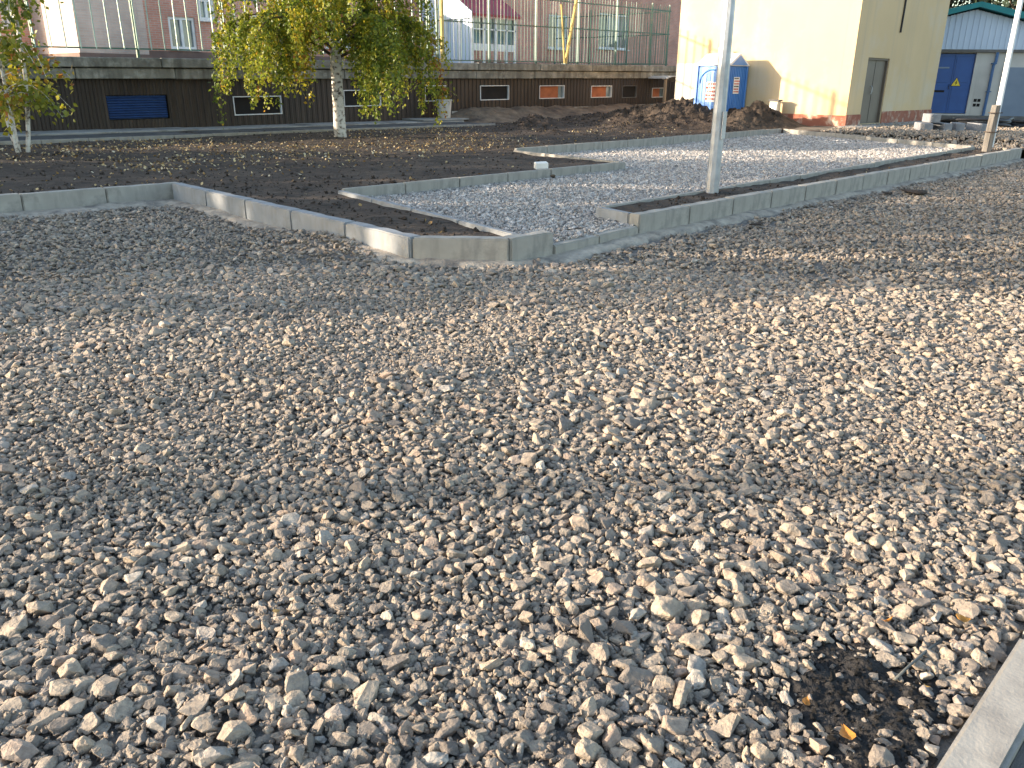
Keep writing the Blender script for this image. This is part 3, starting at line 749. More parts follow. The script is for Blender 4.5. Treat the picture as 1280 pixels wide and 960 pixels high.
kerb((7.66, 6.13), (21.96, 6.43), 0.08, 0.30, 0.238, M['kerb'], side=-1, top_b=0.28)
kerb((24.30, 12.48), (21.98, 6.44), 0.09, 0.34, 0.345, M['kerb'], side=1, top_b=0.29)
kerb((-0.9, 0.350), (9.6, 0.342), 0.125, 0.22, 0.030, M['kerb'], side=-1, L=3.5)

def haunch(pts, width, height, m, side=-1, seed=0):
    """rough bead of cement and sand along the foot of a kerb"""
    V, Fc = [], []
    rr = random.Random(seed)
    line = []
    for (a, b) in zip(pts[:-1], pts[1:]):
        a, b = Vector(a), Vector(b); n = max(2, int((b - a).length / 0.05)); d = (b - a).normalized(); nr = Vector((-d.y, d.x)) * side
        for i in range(n):
            line.append((a + (b - a) * i / n, nr))
    line.append((Vector(pts[-1]), line[-1][1]))
    prof = [(-0.35, 1.0), (0.25, 0.98), (0.55, 0.85), (0.8, 0.5), (1.0, 0.0), (1.1, -1.0)]
    for i, (p, nr) in enumerate(line):
        wv = width * (0.75 + 0.7 * (mnoise.noise(Vector((p.x * 1.3, p.y * 1.3, seed))) + 0.25 * mnoise.noise(Vector((p.x * 6, p.y * 6, seed)))))
        hv = height * (0.9 + 0.5 * mnoise.noise(Vector((p.x * 0.9, p.y * 0.9, seed + 9))))
        wv = max(wv, 0.03)
        for t, hh in prof:
            q = p + nr * (t * wv)
            V.append((q.x, q.y, hv * hh + 0.018 * mnoise.noise(Vector((q.x * 9, q.y * 9, seed))) + float(lot_z(q.x, q.y)) * 0.5))
    k = len(prof)
    for i in range(len(line) - 1):
        for j in range(k - 1):
            a = i * k + j; Fc.append((a, a + 1, a + k + 1, a + k))
    me = bpy.data.meshes.new('kerb_haunch'); me.from_pydata(V, [], Fc); me.materials.append(m)
    me.polygons.foreach_set('use_smooth', [True] * len(me.polygons))
    bm = bmesh.new(); bm.from_mesh(me); bmesh.ops.recalc_face_normals(bm, faces=bm.faces); bm.to_mesh(me); bm.free()
    return tag(link(bpy.data.objects.new('kerb_haunch', me)), kind='structure')
haunch([(4.8, 11.46), (-11, 11.62)], 0.42, 0.045, M['sand'], side=1, seed=3)
haunch([(4.84, 11.4), (4.67, 6.2), (4.655, 5.95), (4.70, 5.90), (5.32, 5.27), (5.92, 5.25), (7.43, 5.36), (22.3, 5.44)], 0.22, 0.045, M['sand'], side=-1, seed=8)

road = MB().box(-3, 30, -8, 0.222, -0.3, -0.012).build('road', M['asphalt']); tag(road, kind='structure')

# ------------------------------------------------------------------ terrace with basement windows
TERR = empty('terrace_wall', (8.4, 24.0, 0.0), label='long concrete-topped terrace wall with brown sheet cladding and small basement windows', cat='wall')
TERR.rotation_euler = (0, -0.0105, 0)
def T(x): return x - 8.4
X0, X1 = -6.0, 36.0
# openings: x0, x1, z0, z1, kind
WIN = [(8.76, 10.43, 0.52, 1.16, 'blue'), (12.39, 13.99, 0.54, 1.08, 'dark'), (16.3, 17.8, 0.70, 1.22, 'dark'), (19.75, 20.75, 0.80, 1.34, 'dark'), (22.45, 23.99, 0.79, 1.32, 'grey'), (25.73, 27.26, 0.79, 1.30, 'orange'),
       (29.01, 30.44, 0.78, 1.27, 'orange'), (31.2, 32.27, 0.74, 1.26, 'grey'), (33.47, 34.49, 0.72, 1.15, 'orange')]
mb = MB()
pitch = 0.20
x = X0
prof = [(0.0, 0.0), (0.06, 0.0), (0.085, -0.028), (0.15, -0.028), (0.175, 0.0)]
xs_ = []
while x < X1:
    for px, py in prof: xs_.append((x + px, py))
    x += pitch
def spans(xm):
    bot = 0.1 if xm < 21 else 0.44
    for a, b, z0, z1, k in WIN:
        if a < xm < b: return [(bot, z0), (z1, 1.56)]
    return [(bot, 1.56)]
# insert window edges so the openings are cut exactly
edges = sorted(set([round(p[0], 4) for p in xs_] + [w[0] for w in WIN] + [w[1] for w in WIN]))
pxs = np.array([p[0] for p in xs_]); pys = np.array([p[1] for p in xs_])
for a, b in zip(edges[:-1], edges[1:]):
    if b - a < 1e-4: continue
    ya, yb = np.interp(a, pxs, pys), np.interp(b, pxs, pys)
    for z0, z1 in spans((a + b) / 2):
        mb.quad((T(a), ya, z0), (T(b), yb, z0), (T(b), yb, z1), (T(a), ya, z1))
mb.build('cladding', M['cladding'], TERR)
box('wall_core', M['dark'], TERR, T(X0), T(X1), 0.16, 0.5, -0.3, 2.0)
box('plinth_footing', M['paving'], TERR, T(21.0), T(X1), -0.03, 0.15, -0.3, 0.438)
for a, b, z0, z1, k in WIN:
    w = box('basement_window', {'blue': M['blue_shutter'], 'dark': M['dark'], 'grey': M['dark'], 'orange': M['orange_pane']}[k], TERR, T(a) + 0.03, T(b) - 0.03 - (0.28 if k == 'orange' else 0), 0.06, 0.10, z0 + 0.02, z1 - 0.02)
    if k == 'blue':
        n = 9
        for i in range(n):
            zz = z0 + 0.03 + (z1 - z0 - 0.06) * (i + 0.5) / n; hh = (z1 - z0 - 0.06) / n * 0.45
            MB().add([(T(a) + 0.04, 0.056, zz - hh), (T(b) - 0.04, 0.056, zz - hh), (T(b) - 0.04, 0.012, zz - hh * 0.2), (T(a) + 0.04, 0.012, zz - hh * 0.2), (T(b) - 0.04, 0.056, zz + hh), (T(a) + 0.04, 0.056, zz + hh)],
                     [(0, 1, 2, 3), (3, 2, 4, 5), (0, 3, 5), (1, 4, 2), (0, 5, 4, 1)]).build('slat', M['blue_shutter'], w)
    else:
        t = 0.026
        fm = M['white_frame']
        MB().box(T(a) + 0.001, T(b) - 0.001, -0.035, 0.058, z1 - t, z1 - 0.001).box(T(a) + 0.001, T(b) - 0.001, -0.035, 0.058, z0 + 0.001, z0 + t).box(T(a) + 0.001, T(a) + t, -0.034, 0.057, z0 + t, z1 - t).box(T(b) - t, T(b) - 0.001, -0.034, 0.057, z0 + t, z1 - t).build('window_frame', fm if k != 'grey' or a < 25 else M['grey_board'], w)
        if k == 'orange':
            box('pane', M['glass'], w, T(b) - 0.30, T(b) - 0.03, 0.062, 0.098, z0 + 0.02, z1 - 0.02)
# concrete ledge: two courses of slabs
def slabs(name, y0, z0, z1, L, seed):
    r = random.Random(seed); x = X0
    while x < X1 - 0.2:
        l = min(L * r.uniform(0.9, 1.1), X1 - x)
        b = MB(); b.box(T(x) + 0.008, T(x + l) - 0.008, y0 + r.uniform(-0.012, 0.012), 0.158, z0 + r.uniform(-0.006, 0.006), z1 + r.uniform(-0.012, 0.012))
        me = b.mesh(name, M['ledge'], bevel=0.02)
        link(bpy.data.objects.new(name, me), TERR); x += l
slabs('lower_slab', -0.20, 1.565, 1.842, 2.9, 1)
slabs('upper_slab', -0.27, 1.858, 2.11, 3.1, 2)
box('terrace_deck', M['paving'], TERR, T(X0), T(X1), 0.162, 9.5, 1.95, 2.09)

# walkway at the foot of the wall
pv = MB()
xx_ = -6.0
walk = empty('pavement', (0, 23.2, 0)); tag(walk, kind='structure')
while xx_ < 19.6:
    l = random.uniform(1.8, 2.3)
    b = MB().box(xx_ + 0.008, xx_ + l - 0.008, -0.55, 0.75, 0.0, 0.30 + random.uniform(-0.012, 0.012))
    me = b.mesh('paving_slab', M['paving'], bevel=0.012); link(bpy.data.objects.new('paving_slab', me), walk); xx_ += l
asp = MB().box(-6, 20.2, 20.75, 22.64, 0.0, 0.268).build('asphalt_walk', M['asphalt']); tag(asp, kind='structure')
kerb((-6, 20.62), (20.0, 20.62), 0.08, 0.3, 0.30, M['kerb'], side=1)

# ------------------------------------------------------------------ fences on the terrace
def fence(name, a, b, step, post_step, z0, z1, rails, mp, label, low_post, thick=0.011, lean=0.0):
    """a, b: plan points relative to the terrace datum (world); z follows the terrace tilt"""
    a, b = Vector(a), Vector(b); d = b - a; L = d.length; d.normalize()
    root = empty(name, (a.x, a.y, 2.0 + 0.0105 * (a.x - 8.4)), math.atan2(d.y, d.x), label, 'fence', 'green metal picket fences on the terrace')
    slope = 0.0105 * d.x
    root.rotation_euler = (0, -math.atan(slope), math.atan2(d.y, d.x))
    n = int(L / step)
    bm = MB().box(-thick, thick, -thick, thick, z0 - 2.0, z1 - 2.0)
    pick = [bm.mesh('picket', mp[0]), MB().box(-thick, thick, -thick, thick, z0 - 2.0, z1 - 1.94).mesh('picket', mp[0])]
    r = random.Random(5)
    for i in range(n + 1):
        o = bpy.data.objects.new('picket', pick[i % 2]); link(o, root); o.location = (i * step + r.uniform(-0.008, 0.008), 0, 0)
        o.rotation_euler = (0, r.uniform(-0.008, 0.008), r.uniform(-0.4, 0.4))
    for zr in rails:
        box('rail', mp[1], root, -0.05, L + 0.05, 0.0125, 0.045, zr - 2.0 - 0.02, zr - 2.0 + 0.02)
    pm = MB().box(-0.035, 0.035, 0.047, 0.115, low_post - 2.0, z1 - 1.9).mesh('post', mp[1])
    for i in range(int(L / post_step) + 1):
        o = bpy.data.objects.new('post', pm); link(o, root); o.location = (i * post_step, 0, 0)
    return root
fence('fence', (-3.0, 24.35), (20.4, 24.35), 0.37, 2.59, 2.32, 5.45, (2.34, 3.75, 5.25), (M['pale_green'], M['green']), 'pale green fence with widely spaced bars behind the two birches', 2.0, 0.014)
fence('fence', (20.75, 24.35), (35.1, 24.35), 0.185, 2.6, 2.18, 4.70, (2.20, 3.52, 4.52), (M['green'], M['green']), 'dark green fence with closely set bars in front of the gabled porch', 2.0, 0.009)
fence('fence', (35.25, 24.5), (35.25, 31.8), 0.185, 2.4, 2.18, 4.70, (2.20, 3.52, 4.52), (M['green'], M['green']), 'dark green return fence running back beside the cream building', 2.0, 0.010)
def ypost(name, pts, r, label, brace=None):
    o = empty(name, pts[0], label=label, cat='post')
    b0 = Vector(pts[0])
    MB().tube([Vector(p) - b0 for p in pts], r, 8).build('shaft', M['yellow'], o, smooth=False)
    MB().box(-0.12, 0.12, -0.12, 0.12, 0.0, 0.025).build('base_plate', M['green'], o)
    if brace:
        MB().tube([Vector(p) - b0 for p in brace], r * 0.7, 6).build('brace', M['yellow'], o)
    return o
ypost('yellow_post', [(20.55, 23.93, 2.245), (20.55, 23.93, 5.6)], 0.07, 'yellow upright post on the ledge beside the big birch')
ypost('yellow_post', [(27.2, 23.93, 2.315), (27.95, 23.95, 5.4)], 0.065, 'yellow leaning post with a thin brace between two house windows', [(27.15, 23.93, 2.34), (26.85, 23.93, 4.55)])

# ------------------------------------------------------------------ red brick building behind the terrace
HB = empty('brick_building', (12.6, 32, 2.05), label='low red brick building with white windows and a red-roofed porch behind the fence', cat='building')
def hx(x): return x - 12.6
def hy(y): return y - 32.0
def hz(z): return z - 2.05
def wall_y(name, m, xa, xb, y, za, zb, holes, parent, th=0.3):
    """wall facing -Y with rectangular openings"""
    b = MB(); xs = sorted(set([xa, xb] + [h for w in holes for h in w[:2]]))
    for p, q in zip(xs[:-1], xs[1:]):
        mid = (p + q) / 2; hs = sorted([(w[2], w[3]) for w in holes if w[0] < mid < w[1]])
        z = za
        for h0, h1 in hs:
            if h0 > z: b.box(hx(p), hx(q), hy(y), hy(y + th), hz(z), hz(h0))
            z = h1
        if z < zb: b.box(hx(p), hx(q), hy(y), hy(y + th), hz(z), hz(zb))
    return b.build(name, m, parent)
def sc(x, z, f=32 / 30.0): return x * f, 1.6 + (z - 1.6) * f
HW = []
for (xa, za, xb, zb) in [(13.39, 3.61, 14.35, 2.56), (14.55, 4.25, 15.15, 3.55), (32.75, 4.80, 34.2, 3.2), (36.7, 5.1, 39.3, 3.34)]:
    a, t = sc(xa, za); b_, bo = sc(xb, zb); HW.append((a, b_, bo, t))
HW += [(17.6, 18.6, 2.9, 4.0), (21.0, 22.4, 2.9, 4.1)]
wall_y('wall', M['brick'], 12.61, 24.5, 32, 2.05, 4.95, [w for w in HW if w[1] < 24], HB)
wall_y('wall', M['brick'], 24.505, 48, 32, 2.05, 7.2, [w for w in HW if w[0] > 24], HB)
wall_y('wall', M['brick'], 9.15, 10.345, 34, 2.05, 4.95, [(9.35, 9.8, 3.2, 4.4)], HB)
box('stair_block', M['pink'], HB, hx(10.35), hx(12.60), hy(30), hy(40.2), hz(2.05), hz(4.95))
box('block_plinth', M['band'], HB, hx(10.32), hx(12.63), hy(29.97), hy(39.9), hz(2.05), hz(2.36))
box('plinth_band', M['band'], HB, hx(12.64), hx(48), hy(31.94), hy(31.998), hz(2.05), hz(2.55))
box('roof', M['roof'], HB, hx(9.0), hx(24.5), hy(34.0), hy(46), hz(4.955), hz(5.1))
box('roof', M['redroof'], HB, hx(24.4), hx(48.3), hy(31.6), hy(46), hz(7.205), hz(7.4))
box('back_wall', M['brick'], HB, hx(9.42), hx(48), hy(45.5), hy(45.9), hz(2.05), hz(4.95))
box('end_wall', M['brick'], HB, hx(9.16), hx(9.4), hy(34.31), hy(45.4), hz(2.05), hz(4.95))
for (xa, xb, za, zb) in HW + [(9.35, 9.8, 3.2, 4.4)]:
    yy = 34 if xb < 10 else 32
    w = box('window', M['glass'], HB, hx(xa) + 0.01, hx(xb) - 0.01, hy(yy) + 0.14, hy(yy) + 0.17, hz(za) + 0.01, hz(zb) - 0.01)
    t = 0.10; fr = MB(); ya, yb = hy(yy) + 0.06, hy(yy) + 0.138
    fr.box(hx(xa) + .002, hx(xb) - .002, ya, yb, hz(zb) - t, hz(zb) - .002).box(hx(xa) + .002, hx(xb) - .002, ya, yb, hz(za) + .002, hz(za) + t)
    k = 2 if xb - xa < 1.6 else 3
    for i in range(k + 1):
        xm = hx(xa) + t / 2 + .002 + (xb - xa - t - .004) * i / k
        fr.box(xm - t / 2, xm + t / 2, ya + .001, yb - .001, hz(za) + t, hz(zb) - t)
    fr.build('window_frame', M['white_frame'], w)
    box('window_sill', M['white_frame'], w, hx(xa) - 0.06, hx(xb) + 0.06, hy(yy) - 0.13, hy(yy) - 0.002, hz(za) - 0.05, hz(za))
# porch: red roof rising away from the viewer, white gable end and glazing
pr = MB().add([(hx(26.0), hy(28.3), hz(4.28)), (hx(29.1), hy(28.3), hz(4.28)), (hx(29.1), hy(31.98), hz(6.5)), (hx(26.0), hy(31.98), hz(6.5)),
               (hx(26.0), hy(28.3), hz(4.38)), (hx(29.1), hy(28.3), hz(4.38)), (hx(29.1), hy(31.98), hz(6.6)), (hx(26.0), hy(31.98), hz(6.6))],
              [(0, 1, 2, 3), (7, 6, 5, 4), (0, 4, 5, 1), (1, 5, 6, 2), (2, 6, 7, 3), (3, 7, 4, 0)]).build('porch_roof', M['redroof'], HB)
MB().prism([(hy(28.5), hz(4.2)), (hy(31.9), hz(4.2)), (hy(31.9), hz(6.35))], hx(26.20), hx(26.26), 0).build('gable', M['sheet'], HB)
MB().add([(hx(25.93), hy(28.25), hz(4.2)), (hx(25.93), hy(31.98), hz(6.45)), (hx(25.93), hy(31.98), hz(6.66)), (hx(25.93), hy(28.25), hz(4.42)),
          (hx(25.996), hy(28.25), hz(4.2)), (hx(25.996), hy(31.98), hz(6.45)), (hx(25.996), hy(31.98), hz(6.66)), (hx(25.996), hy(28.25), hz(4.42))],
         [(0, 1, 2, 3), (4, 7, 6, 5), (0, 3, 7, 4), (1, 5, 6, 2), (3, 2, 6, 7), (0, 4, 5, 1)]).build('fascia', M['white_frame'], pr)
for xa in (26.25, 26.95, 27.65, 28.35, 28.9):
    box('porch_post', M['white_frame'], HB, hx(xa) - 0.05, hx(xa) + 0.05, hy(28.5), hy(28.6), hz(2.06), hz(4.27))
for ya in (29.3, 30.2, 31.1):
    box('porch_post', M['white_frame'], HB, hx(26.2), hx(26.3), hy(ya), hy(ya) + 0.1, hz(2.06), hz(4.2))
box('porch_glazing', M['glass'], HB, hx(26.22), hx(28.93), hy(28.61), hy(28.63), hz(3.2), hz(4.24))
box('porch_parapet', M['white_frame'], HB, hx(26.3), hx(28.93), hy(28.53), hy(28.609), hz(2.9), hz(3.19))
box('porch_side', M['sheet'], HB, hx(26.305), hx(26.33), hy(28.66), hy(31.9), hz(2.1), hz(4.2))
box('rail', M['white_frame'], HB, hx(26.3), hx(28.93), hy(28.50), hy(28.529), hz(3.75), hz(3.80))

# ------------------------------------------------------------------ lean-to at the end of the terrace
lt = empty('lean_to', (33.6, 23.2, 0.55), label='small timber lean-to with a bent tin awning at the terrace end', cat='shed')
aw = MB(); n = 10
for i in range(n):
    a, b_ = i / n, (i + 1) / n
    za, zb = 1.28 + 0.10 * math.sin(a * 5), 1.28 + 0.10 * math.sin(b_ * 5)
    aw.box(-0.9 + 1.9 * a, -0.9 + 1.9 * b_, -0.5, 0.5, min(za, zb) - 0.012, max(za, zb) + 0.012)
aw.build('awning', M['tin'], lt)
for x in (-0.75, 0.85): box('post', M['white_frame'] if x > 0 else M['wood'], lt, x - 0.05, x + 0.05, -0.42, -0.32, -0.5, 1.25)
box('side_panel', M['wood'], lt, -0.7, 0.8, -0.36, -0.335, -0.4, 0.25)

# ------------------------------------------------------------------ cream building
CB = empty('cream_building', (26.4, 11.5, 0.30), label='tall cream plastered building with a grey metal door and flaking red plinth', cat='building')
def cx_(x): return x - 26.4
def cy_(y): return y - 11.5
def cz_(z): return z - 0.30
D0, D1, DZ0, DZ1 = 27.46, 29.15, 0.44, 2.44
W = MB()
W.box(0, 7.3, 0.35, 6.42, cz_(0.0), cz_(7.0))
W.box(0, cx_(D0), 0, 0.348, cz_(0.0), cz_(7.0)).box(cx_(D1), 7.3, 0, 0.348, cz_(0.0), cz_(7.0)).box(cx_(D0), cx_(D1), 0, 0.348, cz_(DZ1), cz_(7.0)).box(cx_(D0), cx_(D1), 0, 0.348, cz_(0.0), cz_(DZ0))
W.build('wall', M['cream'], CB)
box('roof', M['roof'], CB, -0.3, 7.6, -0.3, 6.72, cz_(7.004), cz_(7.2))
MB().box(-0.03, cx_(D0) - 0.002, -0.03, -0.002, cz_(0.0), cz_(0.74)).box(cx_(D1) + 0.002, 7.33, -0.03, -0.002, cz_(0.0), cz_(0.80)).box(-0.03, -0.002, 0.0, 6.44, cz_(0.0), cz_(0.72)).build('plinth', M['plinth'], CB)
dr = box('door', M['door'], CB, cx_(D0) + 0.06, cx_(D1) - 0.06, 0.10, 0.15, cz_(DZ0) + 0.01, cz_(DZ1) - 0.06)
MB().box(cx_(D0) + .002, cx_(D0) + 0.058, 0.04, 0.16, cz_(DZ0) + .002, cz_(DZ1) - .002).box(cx_(D1) - 0.058, cx_(D1) - .002, 0.04, 0.16, cz_(DZ0) + .002, cz_(DZ1) - .002).box(cx_(D0) + 0.06, cx_(D1) - 0.06, 0.04, 0.16, cz_(DZ1) - 0.058, cz_(DZ1) - .002).build('door_frame', M['door'], dr)
box('leaf_seam', M['dark'], dr, cx_((D0 + D1) / 2) - 0.008, cx_((D0 + D1) / 2) + 0.008, 0.094, 0.099, cz_(DZ0) + 0.03, cz_(DZ1) - 0.08)
MB().tube([(cx_((D0 + D1) / 2) - 0.1, 0.07, cz_(1.35)), (cx_((D0 + D1) / 2) - 0.1, 0.05, cz_(1.42)), (cx_((D0 + D1) / 2) - 0.1, 0.05, cz_(1.55)), (cx_((D0 + D1) / 2) - 0.1, 0.095, cz_(1.6))], 0.014, 6).build('handle', M['steel'], dr)
box('door_step', M['paving'], CB, -0.6, 7.0, -0.75, -0.035, cz_(0.2), cz_(0.425), bevel=0.02)
box('render_patch', M['patch'], CB, -0.012, -0.001, cy_(16.75), cy_(17.915), cz_(0.74), cz_(2.28))
MB().tube([(cx_(29.6), -0.03, cz_(3.25)), (cx_(29.62), -0.03, cz_(4.0)), (cx_(29.6), -0.03, cz_(5.5)), (cx_(29.62), -0.03, cz_(6.9))], 0.03, 6).build('cable', M['rubber'], CB)
box('vent', M['door'], CB, -0.02, -0.001, cy_(14.2), cy_(14.5), cz_(4.9), cz_(5.2))

# meter cabinet
cab = empty('meter_cabinet', (26.05, 13.75, 0.32), label='small pale utility cabinet with a dark lid against the cream wall', cat='cabinet')
box('body', M['patch'], cab, -0.10, 0.10, -0.15, 0.15, 0.0, 0.78, bevel=0.01)
box('lid', M['grey_board'], cab, -0.13, 0.13, -0.19, 0.19, 0.782, 0.83, bevel=0.01)
box('door', M['white_frame'], cab, -0.118, -0.102, -0.12, 0.12, 0.08, 0.72, bevel=0.004)

# ------------------------------------------------------------------ portable toilet
PT = empty('portable_toilet', (25.70, 15.62, 0.33), label='blue plastic portable toilet with a white roof against the cream wall', cat='toilet')
hw = 0.575
b = MB().box(-hw, hw, -hw, hw, 0.0, 0.12); b.build('base', M['toilet'], PT, bevel=0.01)
b = MB()
def ribbed(axis, s, z0, z1):
    n = 10
    for i in range(n):
        a = -hw + 0.05 + (2 * hw - 0.1) * (i + 0.5) / n; w_ = 0.022
        if axis == 'x': b.box(s * (hw - 0.012) - 0.0, s * (hw + 0.008), a - w_, a + w_, z0, z1) if s > 0 else b.box(-(hw + 0.008), -(hw - 0.012), a - w_, a + w_, z0, z1)
        else: b.box(a - w_, a + w_, s * (hw - 0.012), s * (hw + 0.008), z0, z1) if s > 0 else b.box(a - w_, a + w_, -(hw + 0.008), -(hw - 0.012), z0, z1)
b.box(-hw + 0.01, hw - 0.01, -hw + 0.01, hw - 0.01, 0.122, 1.84)
ribbed('y', -1, 0.2, 1.80); ribbed('y', 1, 0.2, 1.80); ribbed('x', 1, 0.2, 1.80)
b.build('body', M['toilet'], PT)
for s1 in (-1, 1):
    for s2 in (-1, 1):
        box('corner_post', M['toilet'], PT, s1 * hw - 0.045, s1 * hw + 0.045, s2 * hw - 0.045, s2 * hw + 0.045, 0.123, 1.85, bevel=0.012)
td = box('door', M['toilet'], PT, -hw - 0.025, -hw + 0.008, -hw + 0.07, hw - 0.07, 0.16, 1.80, bevel=0.006)
for i in range(6):
    a = -0.36 + 0.72 * i / 5
    zt = 1.35 + 0.30 * math.sqrt(max(0, 1 - (a / 0.42) ** 2))
    MB().box(-hw - 0.038, -hw - 0.026, a - 0.02, a + 0.02, 0.25, zt).build('rib', M['toilet'], td)
arc = [(-hw - 0.035, 0.45 * math.cos(t), 1.30 + 0.42 * math.sin(t)) for t in np.linspace(0, math.pi, 13)]
MB().tube(arc, 0.022, 6).build('arch_moulding', M['toilet'], td)
MB().tube([(-hw - 0.03, -0.40, 0.95), (-hw - 0.07, -0.40, 0.97), (-hw - 0.07, -0.40, 1.10), (-hw - 0.03, -0.40, 1.12)], 0.014, 6).build('handle', M['dark'], td)
def notice(name, parent, axis, c, w_, h_, z0, cols, rows, seed):
    r = random.Random(seed)
    if axis == 'x': o = box(name, M['paper'], parent, -hw - 0.045, -hw - 0.039, c - w_ / 2, c + w_ / 2, z0, z0 + h_)
    else: o = box(name, M['paper'], parent, c - w_ / 2, c + w_ / 2, -hw - 0.022, -hw - 0.010, z0, z0 + h_)
    p = MB(); pk = MB()
    for i in range(rows):
        zz = z0 + h_ * (1 - (i + 0.8) / (rows + 0.3)); hh = h_ / rows * 0.5; xx = c - w_ * 0.42
        while xx < c + w_ * 0.36:
            l = r.uniform(0.04, 0.09)
            tgt = p if i % 3 else pk
            if axis == 'x': tgt.box(-hw - 0.048, -hw - 0.0455, xx, xx + l, zz, zz + hh)
            else: tgt.box(xx, xx + l, -hw - 0.0255, -hw - 0.0225, zz, zz + hh)
            xx += l + 0.02
    p.build('print', M['red_print'], o)
    if pk.v: pk.build('print', M['black_print'] if axis != 'x' else M['red_print'], o)
notice('notice', td, 'x', -0.08, 0.50, 0.62, 0.72, 5, 5, 3)
notice('notice', PT, 'y', -0.02, 0.36, 0.52, 0.98, 4, 6, 4)
gp = [(-hw - 0.06, 1.84), (-hw - 0.06, 1.88), (0, 2.24), (hw + 0.06, 1.88), (hw + 0.06, 1.84)]
MB().prism([(x, z) for x, z in gp], -hw - 0.07, hw + 0.07, 1).build('roof', M['toilet_roof'], PT, bevel=0.015)
MB().prism([(-hw + 0.08, 1.87), (0, 2.16), (hw - 0.08, 1.87)], -hw - 0.085, -hw - 0.071, 1).build('gable_panel', M['toilet'], PT)
MB().tube([(0.3, 0.35, 1.95), (0.3, 0.35, 2.42)], 0.05, 8).build('vent_pipe', M['toilet_roof'], PT)

# ------------------------------------------------------------------ substation with blue doors
dvec = Vector((0.60, -0.80)); rz = math.atan2(dvec.y, dvec.x)
SB = empty('substation', (38.55, 13.45, 0.40), rz, 'white utility building with blue double doors and a teal gabled roof', 'building')
# local x along the front (to the right), local y away from the viewer
L0, L1 = -4.3, 7.0
SD0, SD1, SDZ0, SDZ1 = 0.12, 1.72, 0.12, 2.52
W = MB()
W.box(L0, L1, 0.35, 9, 0.0, 2.78)
W.box(L0, SD0, 0, 0.348, 0, 2.78).box(SD1, L1, 0, 0.348, 0, 2.78).box(SD0, SD1, 0, 0.348, SDZ1, 2.78).box(SD0, SD1, 0, 0.348, 0, SDZ0)
W.build('wall', M['offwhite'], SB)
ap = 1.35; pk = 4.18
gb = MB()
xs = np.arange(L0 - 0.25, L1 + 0.25, 0.115)
def gz(x): return 2.80 + (pk - 2.80) * max(0, 1 - abs(x - ap) / 5.8)
for i, (a, b_) in enumerate(zip(xs[:-1], xs[1:])):
    y = -0.12 if i % 2 else -0.095
    gb.box(a, b_, y, -0.06, 2.66, max(2.70, min(gz(a), gz(b_))))
gb.build('gable_cladding', M['sheet'], SB)
box('fascia_band', M['grey_board'], SB, L0 - 0.2, L1 + 0.2, -0.11, -0.002, 2.55, 2.655)
for s, nm in ((-1, 'roof_slope'), (1, 'roof_slope')):
    e = ap + s * 6.1; ze = 2.72
    MB().add([(ap, -0.45, pk + 0.06), (e, -0.45, ze), (e, 9.4, ze), (ap, 9.4, pk + 0.06), (ap, -0.45, pk + 0.26), (e, -0.45, ze + 0.34), (e, 9.4, ze + 0.34), (ap, 9.4, pk + 0.26)],
             [(0, 1, 2, 3), (4, 7, 6, 5), (0, 4, 5, 1), (1, 5, 6, 2), (2, 6, 7, 3), (3, 7, 4, 0)]).build(nm, M['teal'], SB)
for i in range(2):
    a = SD0 + 0.03 + i * (SD1 - SD0 - 0.06) / 2; b_ = a + (SD1 - SD0 - 0.06) / 2 - 0.012
    dl = box('door', M['blue_door'], SB, a, b_, 0.06, 0.11, SDZ0 + 0.02, SDZ1 - 0.03)
    for j in range(2):
        box('panel', M['blue_door'], dl, a + 0.07, b_ - 0.07, 0.045, 0.059, SDZ0 + 0.12 + j * 1.13, SDZ0 + 1.13 + j * 1.13, bevel=0.006)
    if i == 0:
        box('louvre', M['slate'], dl, a + 0.16, b_ - 0.16, 0.03, 0.044, 1.92, 1.98)
        box('louvre', M['dark'], dl, a + 0.16, b_ - 0.20, 0.03, 0.044, 0.98, 1.06)
        MB().tube([(b_ - 0.06, 0.03, 1.1), (b_ - 0.06, 0.0, 1.12), (b_ - 0.06, 0.0, 1.28), (b_ - 0.06, 0.03, 1.3)], 0.014, 6).build('handle', M['dark'], dl)
    else:
        cxm = a + 0.20
        tri = lambda k, z: [(cxm - 0.20 * k, z - 0.115 * k), (cxm + 0.20 * k, z - 0.115 * k), (cxm, z + 0.235 * k)]
        sg = MB().prism(tri(1.0, 1.34), 0.034, 0.0435, 1).build('warning_sign', M['black_print'], dl)
        MB().prism(tri(0.88, 1.34), 0.030, 0.0335, 1).build('sign_face', M['sign_yellow'], sg)
        bolt = [(cxm + 0.025, 1.475), (cxm - 0.05, 1.33), (cxm - 0.005, 1.335), (cxm - 0.03, 1.245), (cxm + 0.05, 1.365), (cxm + 0.005, 1.362), (cxm + 0.04, 1.475)]
        MB().prism(bolt, 0.027, 0.0297, 1).build('sign_bolt', M['black_print'], sg)
MB().box(SD0 + .002, SD0 + .028, 0.05, 0.12, SDZ0 + .002, SDZ1 - .002).box(SD1 - .028, SD1 - .002, 0.05, 0.12, SDZ0 + .002, SDZ1 - .002).build('door_frame', M['blue_door'], SB)
for j in range(2):
    for i in range(2):
        v = box('vent', M['dark'], SB, 1.94 + i * 0.15, 2.06 + i * 0.15, -0.012, -0.001, 0.42 + j * 0.19, 0.54 + j * 0.19)
MB().tube([(2.48, -0.10, 2.55), (2.48, -0.10, 2.2), (2.42, -0.08, 2.05), (2.42, -0.08, 1.2), (2.40, -0.08, 0.05)], 0.06, 8).build('downpipe', M['blue_pipe'], SB)
for z_ in (1.0, 2.1): box('pipe_clip', M['blue_pipe'], SB, 2.34, 2.52, -0.15, -0.001, z_, z_ + 0.04)
